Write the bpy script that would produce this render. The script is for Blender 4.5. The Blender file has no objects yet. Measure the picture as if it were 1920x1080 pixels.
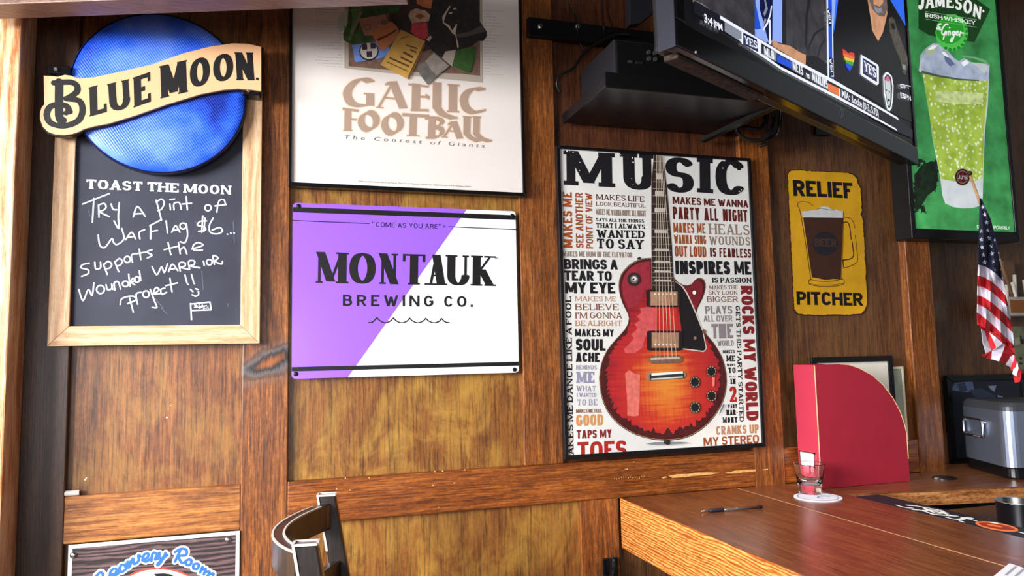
import bpy, bmesh, math, random
from mathutils import Vector, Matrix
from mathutils.geometry import tessellate_polygon, delaunay_2d_cdt
random.seed(7)
SC = bpy.context.scene
COL = SC.collection

# ------------------------------------------------------------------ camera
CAM = Vector((0.0, -1.96, 1.49))
YAW, PITCH, ROLL, FPX = 0.2945, 0.0903, -0.0206, 1365.0
_cy, _sy, _cp, _sp = math.cos(YAW), math.sin(YAW), math.cos(PITCH), math.sin(PITCH)
_f = Vector((_sy * _cp, _cy * _cp, _sp))
_r = Vector((_cy, -_sy, 0))
_u = _r.cross(_f)
_r2 = _r * math.cos(ROLL) + _u * math.sin(ROLL)
_u2 = _u * math.cos(ROLL) - _r * math.sin(ROLL)
cd = bpy.data.cameras.new('camera')
cam = bpy.data.objects.new('camera', cd)
COL.objects.link(cam)
M3 = Matrix((_r2, _u2, -_f)).transposed()
cam.matrix_world = Matrix.Translation(CAM) @ M3.to_4x4()
cd.sensor_width = 36.0
cd.sensor_fit = 'HORIZONTAL'
cd.lens = FPX / 1920 * 36
cd.clip_start = 0.02
SC.camera = cam

# ------------------------------------------------------------------ exposure, world, lights
SC.view_settings.view_transform = 'Standard'
SC.view_settings.look = 'None'
SC.view_settings.gamma = 1.0
SC.view_settings.use_curve_mapping = False
SC.view_settings.exposure = 0.0
wd = bpy.data.worlds.new('world')
SC.world = wd
wd.use_nodes = True
wd.node_tree.nodes['Background'].inputs[0].default_value = (0.85, 0.92, 1.0, 1)
wd.node_tree.nodes['Background'].inputs[1].default_value = 0.22


def area(name, loc, target, sx, sz, power, col):
    l = bpy.data.lights.new(name, 'AREA')
    l.shape = 'RECTANGLE'
    l.size, l.size_y = sx, sz
    l.energy = power
    l.color = col
    o = bpy.data.objects.new(name, l)
    COL.objects.link(o)
    o.location = loc
    d = Vector(target) - Vector(loc)
    o.rotation_euler = d.to_track_quat('-Z', 'Y').to_euler()
    return o


# daylight through the window on the left, and a soft fill light added from the front
area('window_daylight', (-2.9, -2.0, 2.45), (0.2, -0.2, 1.2), 2.4, 1.8, 860, (0.97, 0.98, 1.0))
area('front_fill', (-1.0, -4.2, 1.3), (0.5, 0, 1.2), 2.4, 1.1, 44, (0.93, 0.96, 1.0))


def spot(name, loc, target, power, col, size, blend, rad):
    l = bpy.data.lights.new(name, 'SPOT')
    l.energy, l.color, l.spot_size, l.spot_blend, l.shadow_soft_size = power, col, math.radians(size), blend, rad
    o = bpy.data.objects.new(name, l)
    COL.objects.link(o)
    o.location = loc
    o.rotation_euler = (Vector(target) - Vector(loc)).to_track_quat('-Z', 'Y').to_euler()


# unseen spot added above the bar to brighten its top
spot('bar_fill_spot', (1.15, -1.15, 2.75), (1.5, -.55, 1.07), 95, (1.0, 0.93, 0.86), 66, .9, .12)


# ------------------------------------------------------------------ pixel -> place
def ray(x, y):
    return M3 @ Vector(((x - 960) / FPX, -(y - 540) / FPX, -1.0))


class Plane:
    """a flat place in the world: origin, right, up, normal (towards the room)"""
    def __init__(s, o, ux, uz):
        s.o, s.ux, s.uz = Vector(o), Vector(ux).normalized(), Vector(uz).normalized()
        s.n = s.ux.cross(s.uz)

    def px(s, x, y):
        d = ray(x, y)
        t = ((s.o - CAM).dot(s.n)) / d.dot(s.n)
        p = CAM + d * t - s.o
        return Vector((p.dot(s.ux), p.dot(s.uz)))

    def at(s, uv, h=0.0):
        return s.o + s.ux * uv[0] + s.uz * uv[1] + s.n * h


def wallp(Y):
    return Plane((0, Y, 0), (1, 0, 0), (0, 0, 1))


def onw(x, y, Y=0.0):
    p = wallp(Y).px(x, y)
    return Vector((p.x, Y, p.y))


def onz(x, y, z):
    d = ray(x, y)
    return CAM + d * ((z - CAM.z) / d.z)


def zz(ox, oy, s):
    return lambda x, y: (ox + x / s, oy + y / s)


# ------------------------------------------------------------------ materials
def lin(c):
    def f(v):
        v = v / 255.0
        return v / 12.92 if v <= 0.04045 else ((v + 0.055) / 1.055) ** 2.4
    return (f(c[0]), f(c[1]), f(c[2]), 1.0)


MATS = {}


def mat(name, rgb, rough=0.5, metal=0.0, coat=0.0, emit=0.0, spec=0.5, trans=0.0, var=0.0, vscale=30.0, bump=0.0, bscale=200.0, ior=1.45):
    if name in MATS:
        return MATS[name]
    m = bpy.data.materials.new(name)
    m.use_nodes = True
    nt = m.node_tree
    b = nt.nodes['Principled BSDF']
    c = lin(rgb)
    b.inputs['Base Color'].default_value = c
    b.inputs['Roughness'].default_value = rough
    b.inputs['Metallic'].default_value = metal
    b.inputs['Specular IOR Level'].default_value = spec
    b.inputs['Coat Weight'].default_value = coat
    b.inputs['Coat Roughness'].default_value = 0.12
    b.inputs['Transmission Weight'].default_value = trans
    b.inputs['IOR'].default_value = ior
    if emit:
        b.inputs['Emission Color'].default_value = c
        b.inputs['Emission Strength'].default_value = emit
    if var:
        tc = nt.nodes.new('ShaderNodeTexCoord')
        n = nt.nodes.new('ShaderNodeTexNoise')
        n.inputs['Scale'].default_value = vscale
        n.inputs['Detail'].default_value = 6
        nt.links.new(tc.outputs['Object'], n.inputs['Vector'])
        r = nt.nodes.new('ShaderNodeValToRGB')
        r.color_ramp.elements[0].position = 0.3
        r.color_ramp.elements[1].position = 0.7
        r.color_ramp.elements[0].color = tuple(v * (1 - var) for v in c[:3]) + (1,)
        r.color_ramp.elements[1].color = tuple(min(1, v * (1 + var)) for v in c[:3]) + (1,)
        nt.links.new(n.outputs['Fac'], r.inputs['Fac'])
        nt.links.new(r.outputs['Color'], b.inputs['Base Color'])
        if emit:
            nt.links.new(r.outputs['Color'], b.inputs['Emission Color'])
    if bump:
        tc = nt.nodes.new('ShaderNodeTexCoord')
        n = nt.nodes.new('ShaderNodeTexNoise')
        n.inputs['Scale'].default_value = bscale
        n.inputs['Detail'].default_value = 4
        nt.links.new(tc.outputs['Object'], n.inputs['Vector'])
        bp = nt.nodes.new('ShaderNodeBump')
        bp.inputs['Strength'].default_value = bump
        bp.inputs['Distance'].default_value = 0.002
        nt.links.new(n.outputs['Fac'], bp.inputs['Height'])
        nt.links.new(bp.outputs['Normal'], b.inputs['Normal'])
    MATS[name] = m
    return m


def wood(name, dark, mid, light, axis='z', fine=1.0, rough=0.42, blot=None, blot_amt=0.0, coat=0.15, seed=0.0, knot=None, rings=0.0, worn=0.0):
    """stained timber: long grain along an axis, blotches of another tone, pale nicks"""
    if name in MATS:
        return MATS[name]
    m = bpy.data.materials.new(name)
    m.use_nodes = True
    nt = m.node_tree
    N, L = nt.nodes.new, nt.links.new
    b = nt.nodes['Principled BSDF']
    tc = N('ShaderNodeTexCoord')

    def mapped(sc):
        mp = N('ShaderNodeMapping')
        mp.inputs['Scale'].default_value = sc
        mp.inputs['Location'].default_value = (seed, seed * 1.7, seed * 0.6)
        L(tc.outputs['Object'], mp.inputs['Vector'])
        return mp

    def noise(sc, detail=6, dist=0.0, rgh=0.6):
        n = N('ShaderNodeTexNoise')
        n.inputs['Scale'].default_value = 1.0
        n.inputs['Detail'].default_value = detail
        n.inputs['Distortion'].default_value = dist
        n.inputs['Roughness'].default_value = rgh
        L(mapped(sc).outputs['Vector'], n.inputs['Vector'])
        return n

    def ax(across, along):
        return {'x': (along, across, across), 'y': (across, along, across), 'z': (across, across, along)}[axis]
    g1 = noise(ax(46 * fine, 3.2 * fine), 8, 1.2)
    g2 = noise(ax(300 * fine, 12 * fine), 4, 0.5)
    g3 = noise(ax(150, 60), 4, 0.4, 0.7)
    fac = None
    for nd, wt in ((g1, .42), (g2, .42), (g3, .30)):
        mm = N('ShaderNodeMath')
        mm.operation = 'MULTIPLY_ADD'
        mm.inputs[1].default_value = wt
        mm.inputs[2].default_value = -.07 if fac is None else 0
        L(nd.outputs['Fac'], mm.inputs[0])
        if fac is not None:
            L(fac, mm.inputs[2])
        fac = mm.outputs[0]
    if rings:
        w = N('ShaderNodeTexWave')
        w.wave_type = 'BANDS'
        w.bands_direction = {'x': 'Z', 'y': 'Z', 'z': 'X'}[axis]
        w.inputs['Scale'].default_value = 14 * fine
        w.inputs['Distortion'].default_value = 9
        w.inputs['Detail'].default_value = 3
        w.inputs['Detail Scale'].default_value = 1.2
        L(mapped(ax(1.0, 0.16)).outputs['Vector'], w.inputs['Vector'])
        ad = N('ShaderNodeMath')
        ad.operation = 'MULTIPLY_ADD'
        ad.inputs[1].default_value = rings
        L(w.outputs['Fac'], ad.inputs[0])
        sb = N('ShaderNodeMath')
        sb.operation = 'SUBTRACT'
        sb.inputs[1].default_value = rings * 0.5
        L(fac, sb.inputs[0])
        L(sb.outputs[0], ad.inputs[2])
        fac = ad.outputs[0]
    rp = N('ShaderNodeValToRGB')
    cr = rp.color_ramp
    cr.elements[0].position, cr.elements[0].color = 0.33, lin(dark)
    cr.elements[1].position, cr.elements[1].color = 0.67, lin(light)
    e = cr.elements.new(0.5)
    e.color = lin(mid)
    L(fac, rp.inputs['Fac'])
    out = rp.outputs['Color']

    def mixc(facsock, a, colr, mode='MIX'):
        mx = N('ShaderNodeMix')
        mx.data_type = 'RGBA'
        mx.blend_type = mode
        L(facsock, mx.inputs['Factor'])
        L(a, mx.inputs[6])
        if isinstance(colr, tuple):
            mx.inputs[7].default_value = colr
        else:
            L(colr, mx.inputs[7])
        return mx.outputs[2]

    def mask(n, lo, hi, amt=1.0):
        mr = N('ShaderNodeMapRange')
        mr.inputs['From Min'].default_value = lo
        mr.inputs['From Max'].default_value = hi
        mr.inputs['To Max'].default_value = amt
        L(n, mr.inputs['Value'])
        return mr.outputs['Result']
    if blot:
        bn = noise(ax(9, 5), 9, 0.9, 0.68)
        out = mixc(mask(bn.outputs['Fac'], 0.45, 0.66, blot_amt), out, lin(blot))
    # darker age blotches
    dn = noise(ax(11, 4), 9, 1.0, 0.68)
    out = mixc(mask(dn.outputs['Fac'], 0.54, 0.74, 0.6), out, lin(dark))
    out = mixc(mask(g2.outputs['Fac'], 0.47, 0.33, 0.55), out, lin(dark))
    # short dark pores
    pn = noise(ax(420, 26), 2, 0.0)
    out = mixc(mask(pn.outputs['Fac'], 0.62, 0.75, 0.55), out, lin(tuple(int(v * 0.55) for v in dark)))
    if worn:
        wn = noise(ax(90, 30), 4, 0.3, 0.75)
        out = mixc(mask(wn.outputs['Fac'], 0.70, 0.76, worn), out, lin((215, 170, 120)))
    if knot:
        # a swirling knot: rings around a point, grey-black heart
        kx, kz, kr = knot
        m0 = N('ShaderNodeMapping')
        m0.inputs['Location'].default_value = (-kx, 0, -kz)
        L(tc.outputs['Object'], m0.inputs['Vector'])
        m00 = N('ShaderNodeMapping')
        m00.inputs['Rotation'].default_value = (0, .5, 0)
        L(m0.outputs['Vector'], m00.inputs['Vector'])
        mp = N('ShaderNodeMapping')
        mp.inputs['Scale'].default_value = (1 / kr, 0.0, 1 / (kr * 0.5))
        L(m00.outputs['Vector'], mp.inputs['Vector'])
        dsn = N('ShaderNodeTexNoise')
        dsn.inputs['Scale'].default_value = 1.3
        L(mp.outputs['Vector'], dsn.inputs['Vector'])
        ln = N('ShaderNodeVectorMath')
        ln.operation = 'LENGTH'
        L(mp.outputs['Vector'], ln.inputs[0])
        add = N('ShaderNodeMath')
        add.operation = 'MULTIPLY_ADD'
        add.inputs[1].default_value = 0.9
        L(dsn.outputs['Fac'], add.inputs[0])
        L(ln.outputs['Value'], add.inputs[2])
        m1 = N('ShaderNodeMapRange')
        m1.inputs['From Min'].default_value = 1.35
        m1.inputs['From Max'].default_value = 0.75
        L(add.outputs[0], m1.inputs['Value'])
        w2 = N('ShaderNodeMath')
        w2.operation = 'MULTIPLY_ADD'
        w2.inputs[1].default_value = .35
        L(g2.outputs['Fac'], w2.inputs[0])
        L(add.outputs[0], w2.inputs[2])
        mr = N('ShaderNodeMapRange')
        mr.inputs['From Min'].default_value = .55
        mr.inputs['From Max'].default_value = 1.45
        L(w2.outputs[0], mr.inputs['Value'])
        kr_ = N('ShaderNodeValToRGB')
        kc = kr_.color_ramp
        kc.elements[0].position, kc.elements[0].color = .12, lin((150, 82, 34))
        kc.elements[1].position, kc.elements[1].color = .92, lin((92, 60, 40))
        for ps_, c_ in ((.26, (96, 50, 22)), (.36, (30, 22, 22)), (.52, (92, 88, 90)), (.66, (44, 34, 34)), (.78, (110, 88, 76))):
            e = kc.elements.new(ps_)
            e.color = lin(c_)
        L(mr.outputs['Result'], kr_.inputs['Fac'])
        out = mixc(m1.outputs['Result'], out, kr_.outputs['Color'])
    L(out, b.inputs['Base Color'])
    b.inputs['Roughness'].default_value = rough
    b.inputs['Coat Weight'].default_value = coat
    b.inputs['Coat Roughness'].default_value = 0.25
    bp = N('ShaderNodeBump')
    bp.inputs['Strength'].default_value = 0.25
    bp.inputs['Distance'].default_value = 0.002
    L(g2.outputs['Fac'], bp.inputs['Height'])
    L(bp.outputs['Normal'], b.inputs['Normal'])
    MATS[name] = m
    return m


# ------------------------------------------------------------------ objects
ORG = {}


def link(name, me, parent=None):
    o = bpy.data.objects.new(name, me)
    COL.objects.link(o)
    if parent is not None:
        o.parent = parent
        ORG[o.name] = ORG[parent.name]
    return o


def tag(o, label, cat, group=None):
    o['label'] = label
    o['category'] = cat
    if group:
        o['group'] = group
    return o


def thing(name, label, cat, loc, group=None):
    o = bpy.data.objects.new(name, None)
    COL.objects.link(o)
    o.empty_display_size = 0.05
    o.location = loc
    ORG[o.name] = Vector(loc)
    return tag(o, label, cat, group)


class MB:
    def __init__(s):
        s.bm = bmesh.new()
        s.mi = 0

    def _f(s, vs):
        try:
            f = s.bm.faces.new(vs)
            f.material_index = s.mi
            return f
        except ValueError:
            return None

    def hexa(s, p):
        v = [s.bm.verts.new(q) for q in p]
        for q in ((0, 3, 2, 1), (4, 5, 6, 7), (0, 1, 5, 4), (1, 2, 6, 5), (2, 3, 7, 6), (3, 0, 4, 7)):
            s._f([v[i] for i in q])
        return s

    def box(s, x0, x1, y0, y1, z0, z1):
        return s.hexa([(x0, y0, z0), (x1, y0, z0), (x1, y1, z0), (x0, y1, z0), (x0, y0, z1), (x1, y0, z1), (x1, y1, z1), (x0, y1, z1)])

    def bar(s, a, b, w, h, up=(0, 0, 1)):
        """a rectangular bar from a to b"""
        a, b = Vector(a), Vector(b)
        d = (b - a).normalized()
        sd = d.cross(Vector(up)).normalized()
        u = sd.cross(d)
        q = []
        for p in (a, b):
            for i, j in ((-1, -1), (1, -1), (1, 1), (-1, 1)):
                q.append(p + sd * (i * w / 2) + u * (j * h / 2))
        return s.hexa(q)

    def prism(s, pts, off):
        """closed outline (3d points) pushed along off"""
        off = Vector(off)
        a = [s.bm.verts.new(p) for p in pts]
        b = [s.bm.verts.new(Vector(p) + off) for p in pts]
        n = len(pts)
        for i in range(n):
            s._f([a[i], a[(i + 1) % n], b[(i + 1) % n], b[i]])
        for tri in tessellate_polygon([[Vector(p) for p in pts]]):
            s._f([a[i] for i in tri])
            s._f([b[i] for i in reversed(tri)])
        return s

    def poly(s, pts):
        v = [s.bm.verts.new(p) for p in pts]
        if len(v) <= 4:
            s._f(v)
        else:
            for tri in tessellate_polygon([[Vector(p) for p in pts]]):
                s._f([v[i] for i in tri])
        return s

    def ring(s, rings, cap=True, closed=True):
        """skin a list of equal-length rings"""
        rv = [[s.bm.verts.new(p) for p in r] for r in rings]
        n = len(rings[0])
        for k in range(len(rv) - 1):
            for i in range(n if closed else n - 1):
                s._f([rv[k][i], rv[k][(i + 1) % n], rv[k + 1][(i + 1) % n], rv[k + 1][i]])
        if cap:
            s._f(list(reversed(rv[0])))
            s._f(rv[-1])
        return s

    def tube(s, pts, r, n=8, cap=True):
        pts = [Vector(p) for p in pts]
        rs = r if isinstance(r, (list, tuple)) else [r] * len(pts)
        d0 = (pts[1] - pts[0]).normalized()
        u = d0.orthogonal().normalized()
        rings = []
        for i, p in enumerate(pts):
            d = (pts[min(i + 1, len(pts) - 1)] - pts[max(i - 1, 0)]).normalized()
            u = (u - d * u.dot(d)).normalized()
            w = d.cross(u)
            rings.append([p + (u * math.cos(2 * math.pi * k / n) + w * math.sin(2 * math.pi * k / n)) * rs[i] for k in range(n)])
        return s.ring(rings, cap)

    def lathe(s, prof, c, n=32, axis='z', cap=True):
        c = Vector(c)
        rings = []
        for r, h in prof:
            q = []
            for k in range(n):
                a = 2 * math.pi * k / n
                if axis == 'z':
                    q.append(c + Vector((r * math.cos(a), r * math.sin(a), h)))
                else:
                    q.append(c + Vector((r * math.cos(a), -h, r * math.sin(a))))
            rings.append(q)
        return s.ring(rings, cap)

    def build(s, name, mats, parent=None, bevel=0.0, smooth=False, seg=2):
        if not isinstance(mats, (list, tuple)):
            mats = [mats]
        bmesh.ops.recalc_face_normals(s.bm, faces=s.bm.faces)
        off = ORG[parent.name] if parent is not None else Vector((0, 0, 0))
        if off.length > 0:
            bmesh.ops.translate(s.bm, verts=s.bm.verts, vec=-off)
        me = bpy.data.meshes.new(name)
        s.bm.to_mesh(me)
        s.bm.free()
        for m in mats:
            me.materials.append(m)
        if smooth:
            for p in me.polygons:
                p.use_smooth = True
        o = link(name, me, parent)
        if parent is None:
            ORG[o.name] = Vector((0, 0, 0))
        if bevel:
            md = o.modifiers.new('bevel', 'BEVEL')
            md.width = bevel
            md.segments = seg
            md.limit_method = 'ANGLE'
            md.angle_limit = math.radians(40)
        return o


def struct(o):
    o['kind'] = 'structure'
    return o


# ------------------------------------------------------------------ flat print: layers of ink on a plane
def hull(pts):
    pts = sorted(set((round(p[0], 7), round(p[1], 7)) for p in pts))
    if len(pts) < 3:
        return pts

    def half(ps):
        h = []
        for p in ps:
            while len(h) > 1 and (h[-1][0] - h[-2][0]) * (p[1] - h[-2][1]) - (h[-1][1] - h[-2][1]) * (p[0] - h[-2][0]) <= 0:
                h.pop()
            h.append(p)
        return h[:-1]
    return half(pts) + half(pts[::-1])


def clip_above(poly, v0):
    out = []
    for i in range(len(poly)):
        a, b = poly[i], poly[(i + 1) % len(poly)]
        if a[1] >= v0:
            out.append(a)
        if (a[1] >= v0) != (b[1] >= v0):
            t = (v0 - a[1]) / (b[1] - a[1])
            out.append((a[0] + (b[0] - a[0]) * t, v0))
    return out


class Ink:
    def __init__(s, plane):
        s.p = plane
        s.polys = []
        s.clip = None

    def add(s, poly, mi=0):
        if s.clip is not None:
            poly = clip_above(poly, s.clip)
        if len(poly) >= 3:
            s.polys.append((poly, mi))
        return s

    def px(s, pts, mi=0):
        return s.add([tuple(s.p.px(*q)) for q in pts], mi)

    def nibs(s, pts, w, h, ang=0.0, mi=0, closed=False, rect=False):
        """sweep a pen nib (w x h, turned by ang) along uv points"""
        if rect:
            base = [(-w / 2, -h / 2), (w / 2, -h / 2), (w / 2, h / 2), (-w / 2, h / 2)]
        else:
            base = [(w / 2 * math.cos(k * math.pi / 6), h / 2 * math.sin(k * math.pi / 6)) for k in range(12)]
        ca, sa = math.cos(ang), math.sin(ang)
        base = [(x * ca - y * sa, x * sa + y * ca) for x, y in base]
        pts = list(pts)
        if closed:
            pts.append(pts[0])
        for a, b in zip(pts[:-1], pts[1:]):
            s.add(hull([(a[0] + x, a[1] + y) for x, y in base] + [(b[0] + x, b[1] + y) for x, y in base]), mi)
        return s

    def line(s, pts, wpx, mi=0, closed=False):
        """round pen line through pixels; width in pixels at its first point"""
        a = s.p.px(*pts[0])
        w = (s.p.px(pts[0][0], pts[0][1] + wpx) - a).length
        return s.nibs([tuple(s.p.px(*q)) for q in pts], w, w, 0, mi, closed)

    def disc(s, c, rpx, mi=0, n=24):
        a = s.p.px(*c)
        r = (s.p.px(c[0], c[1] + rpx) - a).length
        return s.add([(a.x + r * math.cos(2 * math.pi * k / n), a.y + r * math.sin(2 * math.pi * k / n)) for k in range(n)], mi)

    def build(s, name, mats, parent, h):
        """overlapping strokes are united into one clean sheet of triangles per colour"""
        mb = MB()
        off = ORG[parent.name]
        for mi in sorted(set(k for _, k in s.polys)):
            mb.mi = mi
            vs, fs = [], []
            for poly, k in s.polys:
                if k != mi:
                    continue
                a = sum(poly[i][0] * poly[(i + 1) % len(poly)][1] - poly[(i + 1) % len(poly)][0] * poly[i][1] for i in range(len(poly)))
                if abs(a) < 1e-12:
                    continue
                if a < 0:
                    poly = poly[::-1]
                fs.append(list(range(len(vs), len(vs) + len(poly))))
                vs += [Vector((q[0] * 100, q[1] * 100)) for q in poly]
            ov, oe, of, _, _, src = delaunay_2d_cdt(vs, [], fs, 0, 1e-5)
            nv = [mb.bm.verts.new(s.p.at((v.x / 100, v.y / 100), h + mi * .0003)) for v in ov]
            for f, o in zip(of, src):
                if o:
                    a, b, c = (ov[i] for i in f[:3])
                    f = list(f)
                    if (b.x - a.x) * (c.y - a.y) - (b.y - a.y) * (c.x - a.x) < 0:
                        f.reverse()
                    mb._f([nv[i] for i in f])
        loose = [v for v in mb.bm.verts if not v.link_faces]
        bmesh.ops.delete(mb.bm, geom=loose, context='VERTS')
        me = bpy.data.meshes.new(name)
        bmesh.ops.translate(mb.bm, verts=mb.bm.verts, vec=-off)
        mb.bm.to_mesh(me)
        mb.bm.free()
        for m in (mats if isinstance(mats, (list, tuple)) else [mats]):
            me.materials.append(m)
        return link(name, me, parent)


# ------------------------------------------------------------------ lettering (drawn alphabet)
def A(cx, cy, rx, ry, a0, a1):
    return ('c', cx, cy, rx, ry, a0, a1)


# width, strokes, foot serifs, head serifs, end ticks (u, v, direction)
GL = {
    'A': (1.0, [('d', 0, 0, .5, 1, 0), ('d', .5, 1, 1, 0, 1), ('h', .3, .17, .83)], [0, 1], [], []),
    'B': (.92, [('s', 0, 0, 1, 1), ('h', 1, 0, .45), ('h', .53, 0, .5), ('h', 0, 0, .5), A(.45, .765, .45, .235, 90, -90), A(.5, .265, .5, .265, 90, -90)], [], [], []),
    'C': (.92, [A(.5, .5, .5, .5, 42, 318)], [], [], [(.92, .8, 1)]),
    'D': (.98, [('s', 0, 0, 1, 1), ('h', 1, 0, .4), ('h', 0, 0, .4), A(.4, .5, .6, .5, 90, -90)], [], [], []),
    'E': (.84, [('s', 0, 0, 1, 1), ('h', 1, 0, 1), ('h', .52, 0, .8), ('h', 0, 0, 1)], [], [], [(1, 1, -1), (1, 0, 1)]),
    'F': (.8, [('s', 0, 0, 1, 1), ('h', 1, 0, 1), ('h', .5, 0, .78)], [0], [], [(1, 1, -1)]),
    'G': (.98, [A(.5, .5, .5, .5, 42, 325), ('s', 1, .1, .45, 1), ('h', .45, .6, 1)], [], [], [(.92, .8, 1)]),
    'H': (1.02, [('s', 0, 0, 1, 1), ('s', 1, 0, 1, 1), ('h', .52, 0, 1)], [0, 1], [0, 1], []),
    'I': (0, [('s', .5, 0, 1, 1)], [.5], [.5], []),
    'J': (.7, [('s', 1, .25, 1, 1), A(.5, .28, .5, .28, 0, -170)], [], [1], []),
    'K': (1.0, [('s', 0, 0, 1, 1), ('d', .02, .36, 1, 1, 0), ('d', .35, .55, 1, 0, 1)], [0, 1], [0, .95], []),
    'L': (.8, [('s', 0, 0, 1, 1), ('h', 0, 0, 1)], [], [0], [(1, 0, 1)]),
    'M': (1.3, [('s', 0, 0, 1, 0), ('s', 1, 0, 1, 1), ('d', .04, 1, .5, .02, 1), ('d', .5, .02, .96, 1, 0)], [0, 1], [0, 1], []),
    'N': (1.05, [('s', 0, 0, 1, 0), ('s', 1, 0, 1, 0), ('d', 0, 1, 1, 0, 1)], [0], [0, 1], []),
    'O': (1.0, [A(.5, .5, .5, .5, 0, 360)], [], [], []),
    'P': (.88, [('s', 0, 0, 1, 1), ('h', 1, 0, .45), ('h', .46, 0, .45), A(.45, .73, .55, .27, 90, -90)], [0], [], []),
    'R': (.96, [('s', 0, 0, 1, 1), ('h', 1, 0, .45), ('h', .48, 0, .45), A(.45, .74, .5, .26, 90, -90), ('d', .45, .5, 1, 0, 1)], [0, 1], [], []),
    'S': (.86, [A(.5, .755, .5, .245, 25, 270), A(.5, .255, .5, .255, 90, -155)], [], [], [(.94, .84, 1), (.06, .16, -1)]),
    'T': (.9, [('s', .5, 0, 1, 1), ('h', 1, -.05, 1.05)], [.5], [], [(1.02, 1, -1), (-.02, 1, -1)]),
    'U': (1.0, [('s', 0, .3, 1, 1), ('s', 1, .3, 1, 0), A(.5, .32, .5, .32, 180, 360)], [], [0, 1], []),
    'V': (1.0, [('d', 0, 1, .5, 0, 1), ('d', .5, 0, 1, 1, 0)], [], [0, 1], []),
    'W': (1.45, [('d', 0, 1, .27, 0, 1), ('d', .27, 0, .5, .95, 0), ('d', .5, .95, .73, 0, 1), ('d', .73, 0, 1, 1, 0)], [], [0, 1], []),
    'X': (1.0, [('d', 0, 1, 1, 0, 1), ('d', 0, 0, 1, 1, 0)], [0, 1], [0, 1], []),
    'Y': (.98, [('d', 0, 1, .5, .42, 1), ('d', .5, .42, 1, 1, 0), ('s', .5, 0, .46, 1)], [.5], [0, 1], []),
    'Z': (.9, [('h', 1, 0, 1), ('h', 0, 0, 1), ('d', 0, 0, 1, 1, 1)], [], [], []),
    '2': (.9, [A(.5, .73, .5, .27, 170, -35), ('d', 0, .02, .9, .58, 1), ('h', 0, 0, 1)], [], [], [(1, 0, 1)]),
    '-': (.4, [('h', .45, 0, 1)], [], [], []),
    '.': (0, [('s', .5, 0, 'dot', 1)], [], [], []),
    "'": (0, [('s', .5, .72, 1, 1)], [], [], []),
    '"': (.35, [('s', 0, .75, 1, 0), ('s', 1, .75, 1, 0)], [], [], []),
}
FONTS = {
    # stem, thin stem, horizontal thickness, serif length, serif thickness, roundness, letter gap, space
    'sans': dict(st=.235, tn=.235, th=.185, sl=0, sh=0, e=3.0, gap=.10, sp=.32),
    'cond': dict(st=.20, tn=.20, th=.16, sl=0, sh=0, e=3.2, gap=.08, sp=.26),
    'black': dict(st=.29, tn=.28, th=.215, sl=0, sh=0, e=2.6, gap=.07, sp=.3),
    'light': dict(st=.15, tn=.15, th=.14, sl=0, sh=0, e=2.4, gap=.18, sp=.42),
    'wide': dict(st=.22, tn=.21, th=.175, sl=0, sh=0, e=2.2, gap=.40, sp=.62),
    'slab': dict(st=.28, tn=.20, th=.15, sl=.07, sh=.14, e=2.2, gap=.07, sp=.32),
    'serif': dict(st=.19, tn=.13, th=.11, sl=.06, sh=.09, e=2.1, gap=.10, sp=.32),
    'poster': dict(st=.34, tn=.27, th=.14, sl=.09, sh=.12, e=2.4, gap=.10, sp=.3),
    'didone': dict(st=.27, tn=.085, th=.06, sl=.065, sh=.055, e=2.1, gap=.1, sp=.3),
    'flare': dict(st=.235, tn=.20, th=.15, sl=.025, sh=.05, e=2.1, gap=.1, sp=.3),
}


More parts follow.
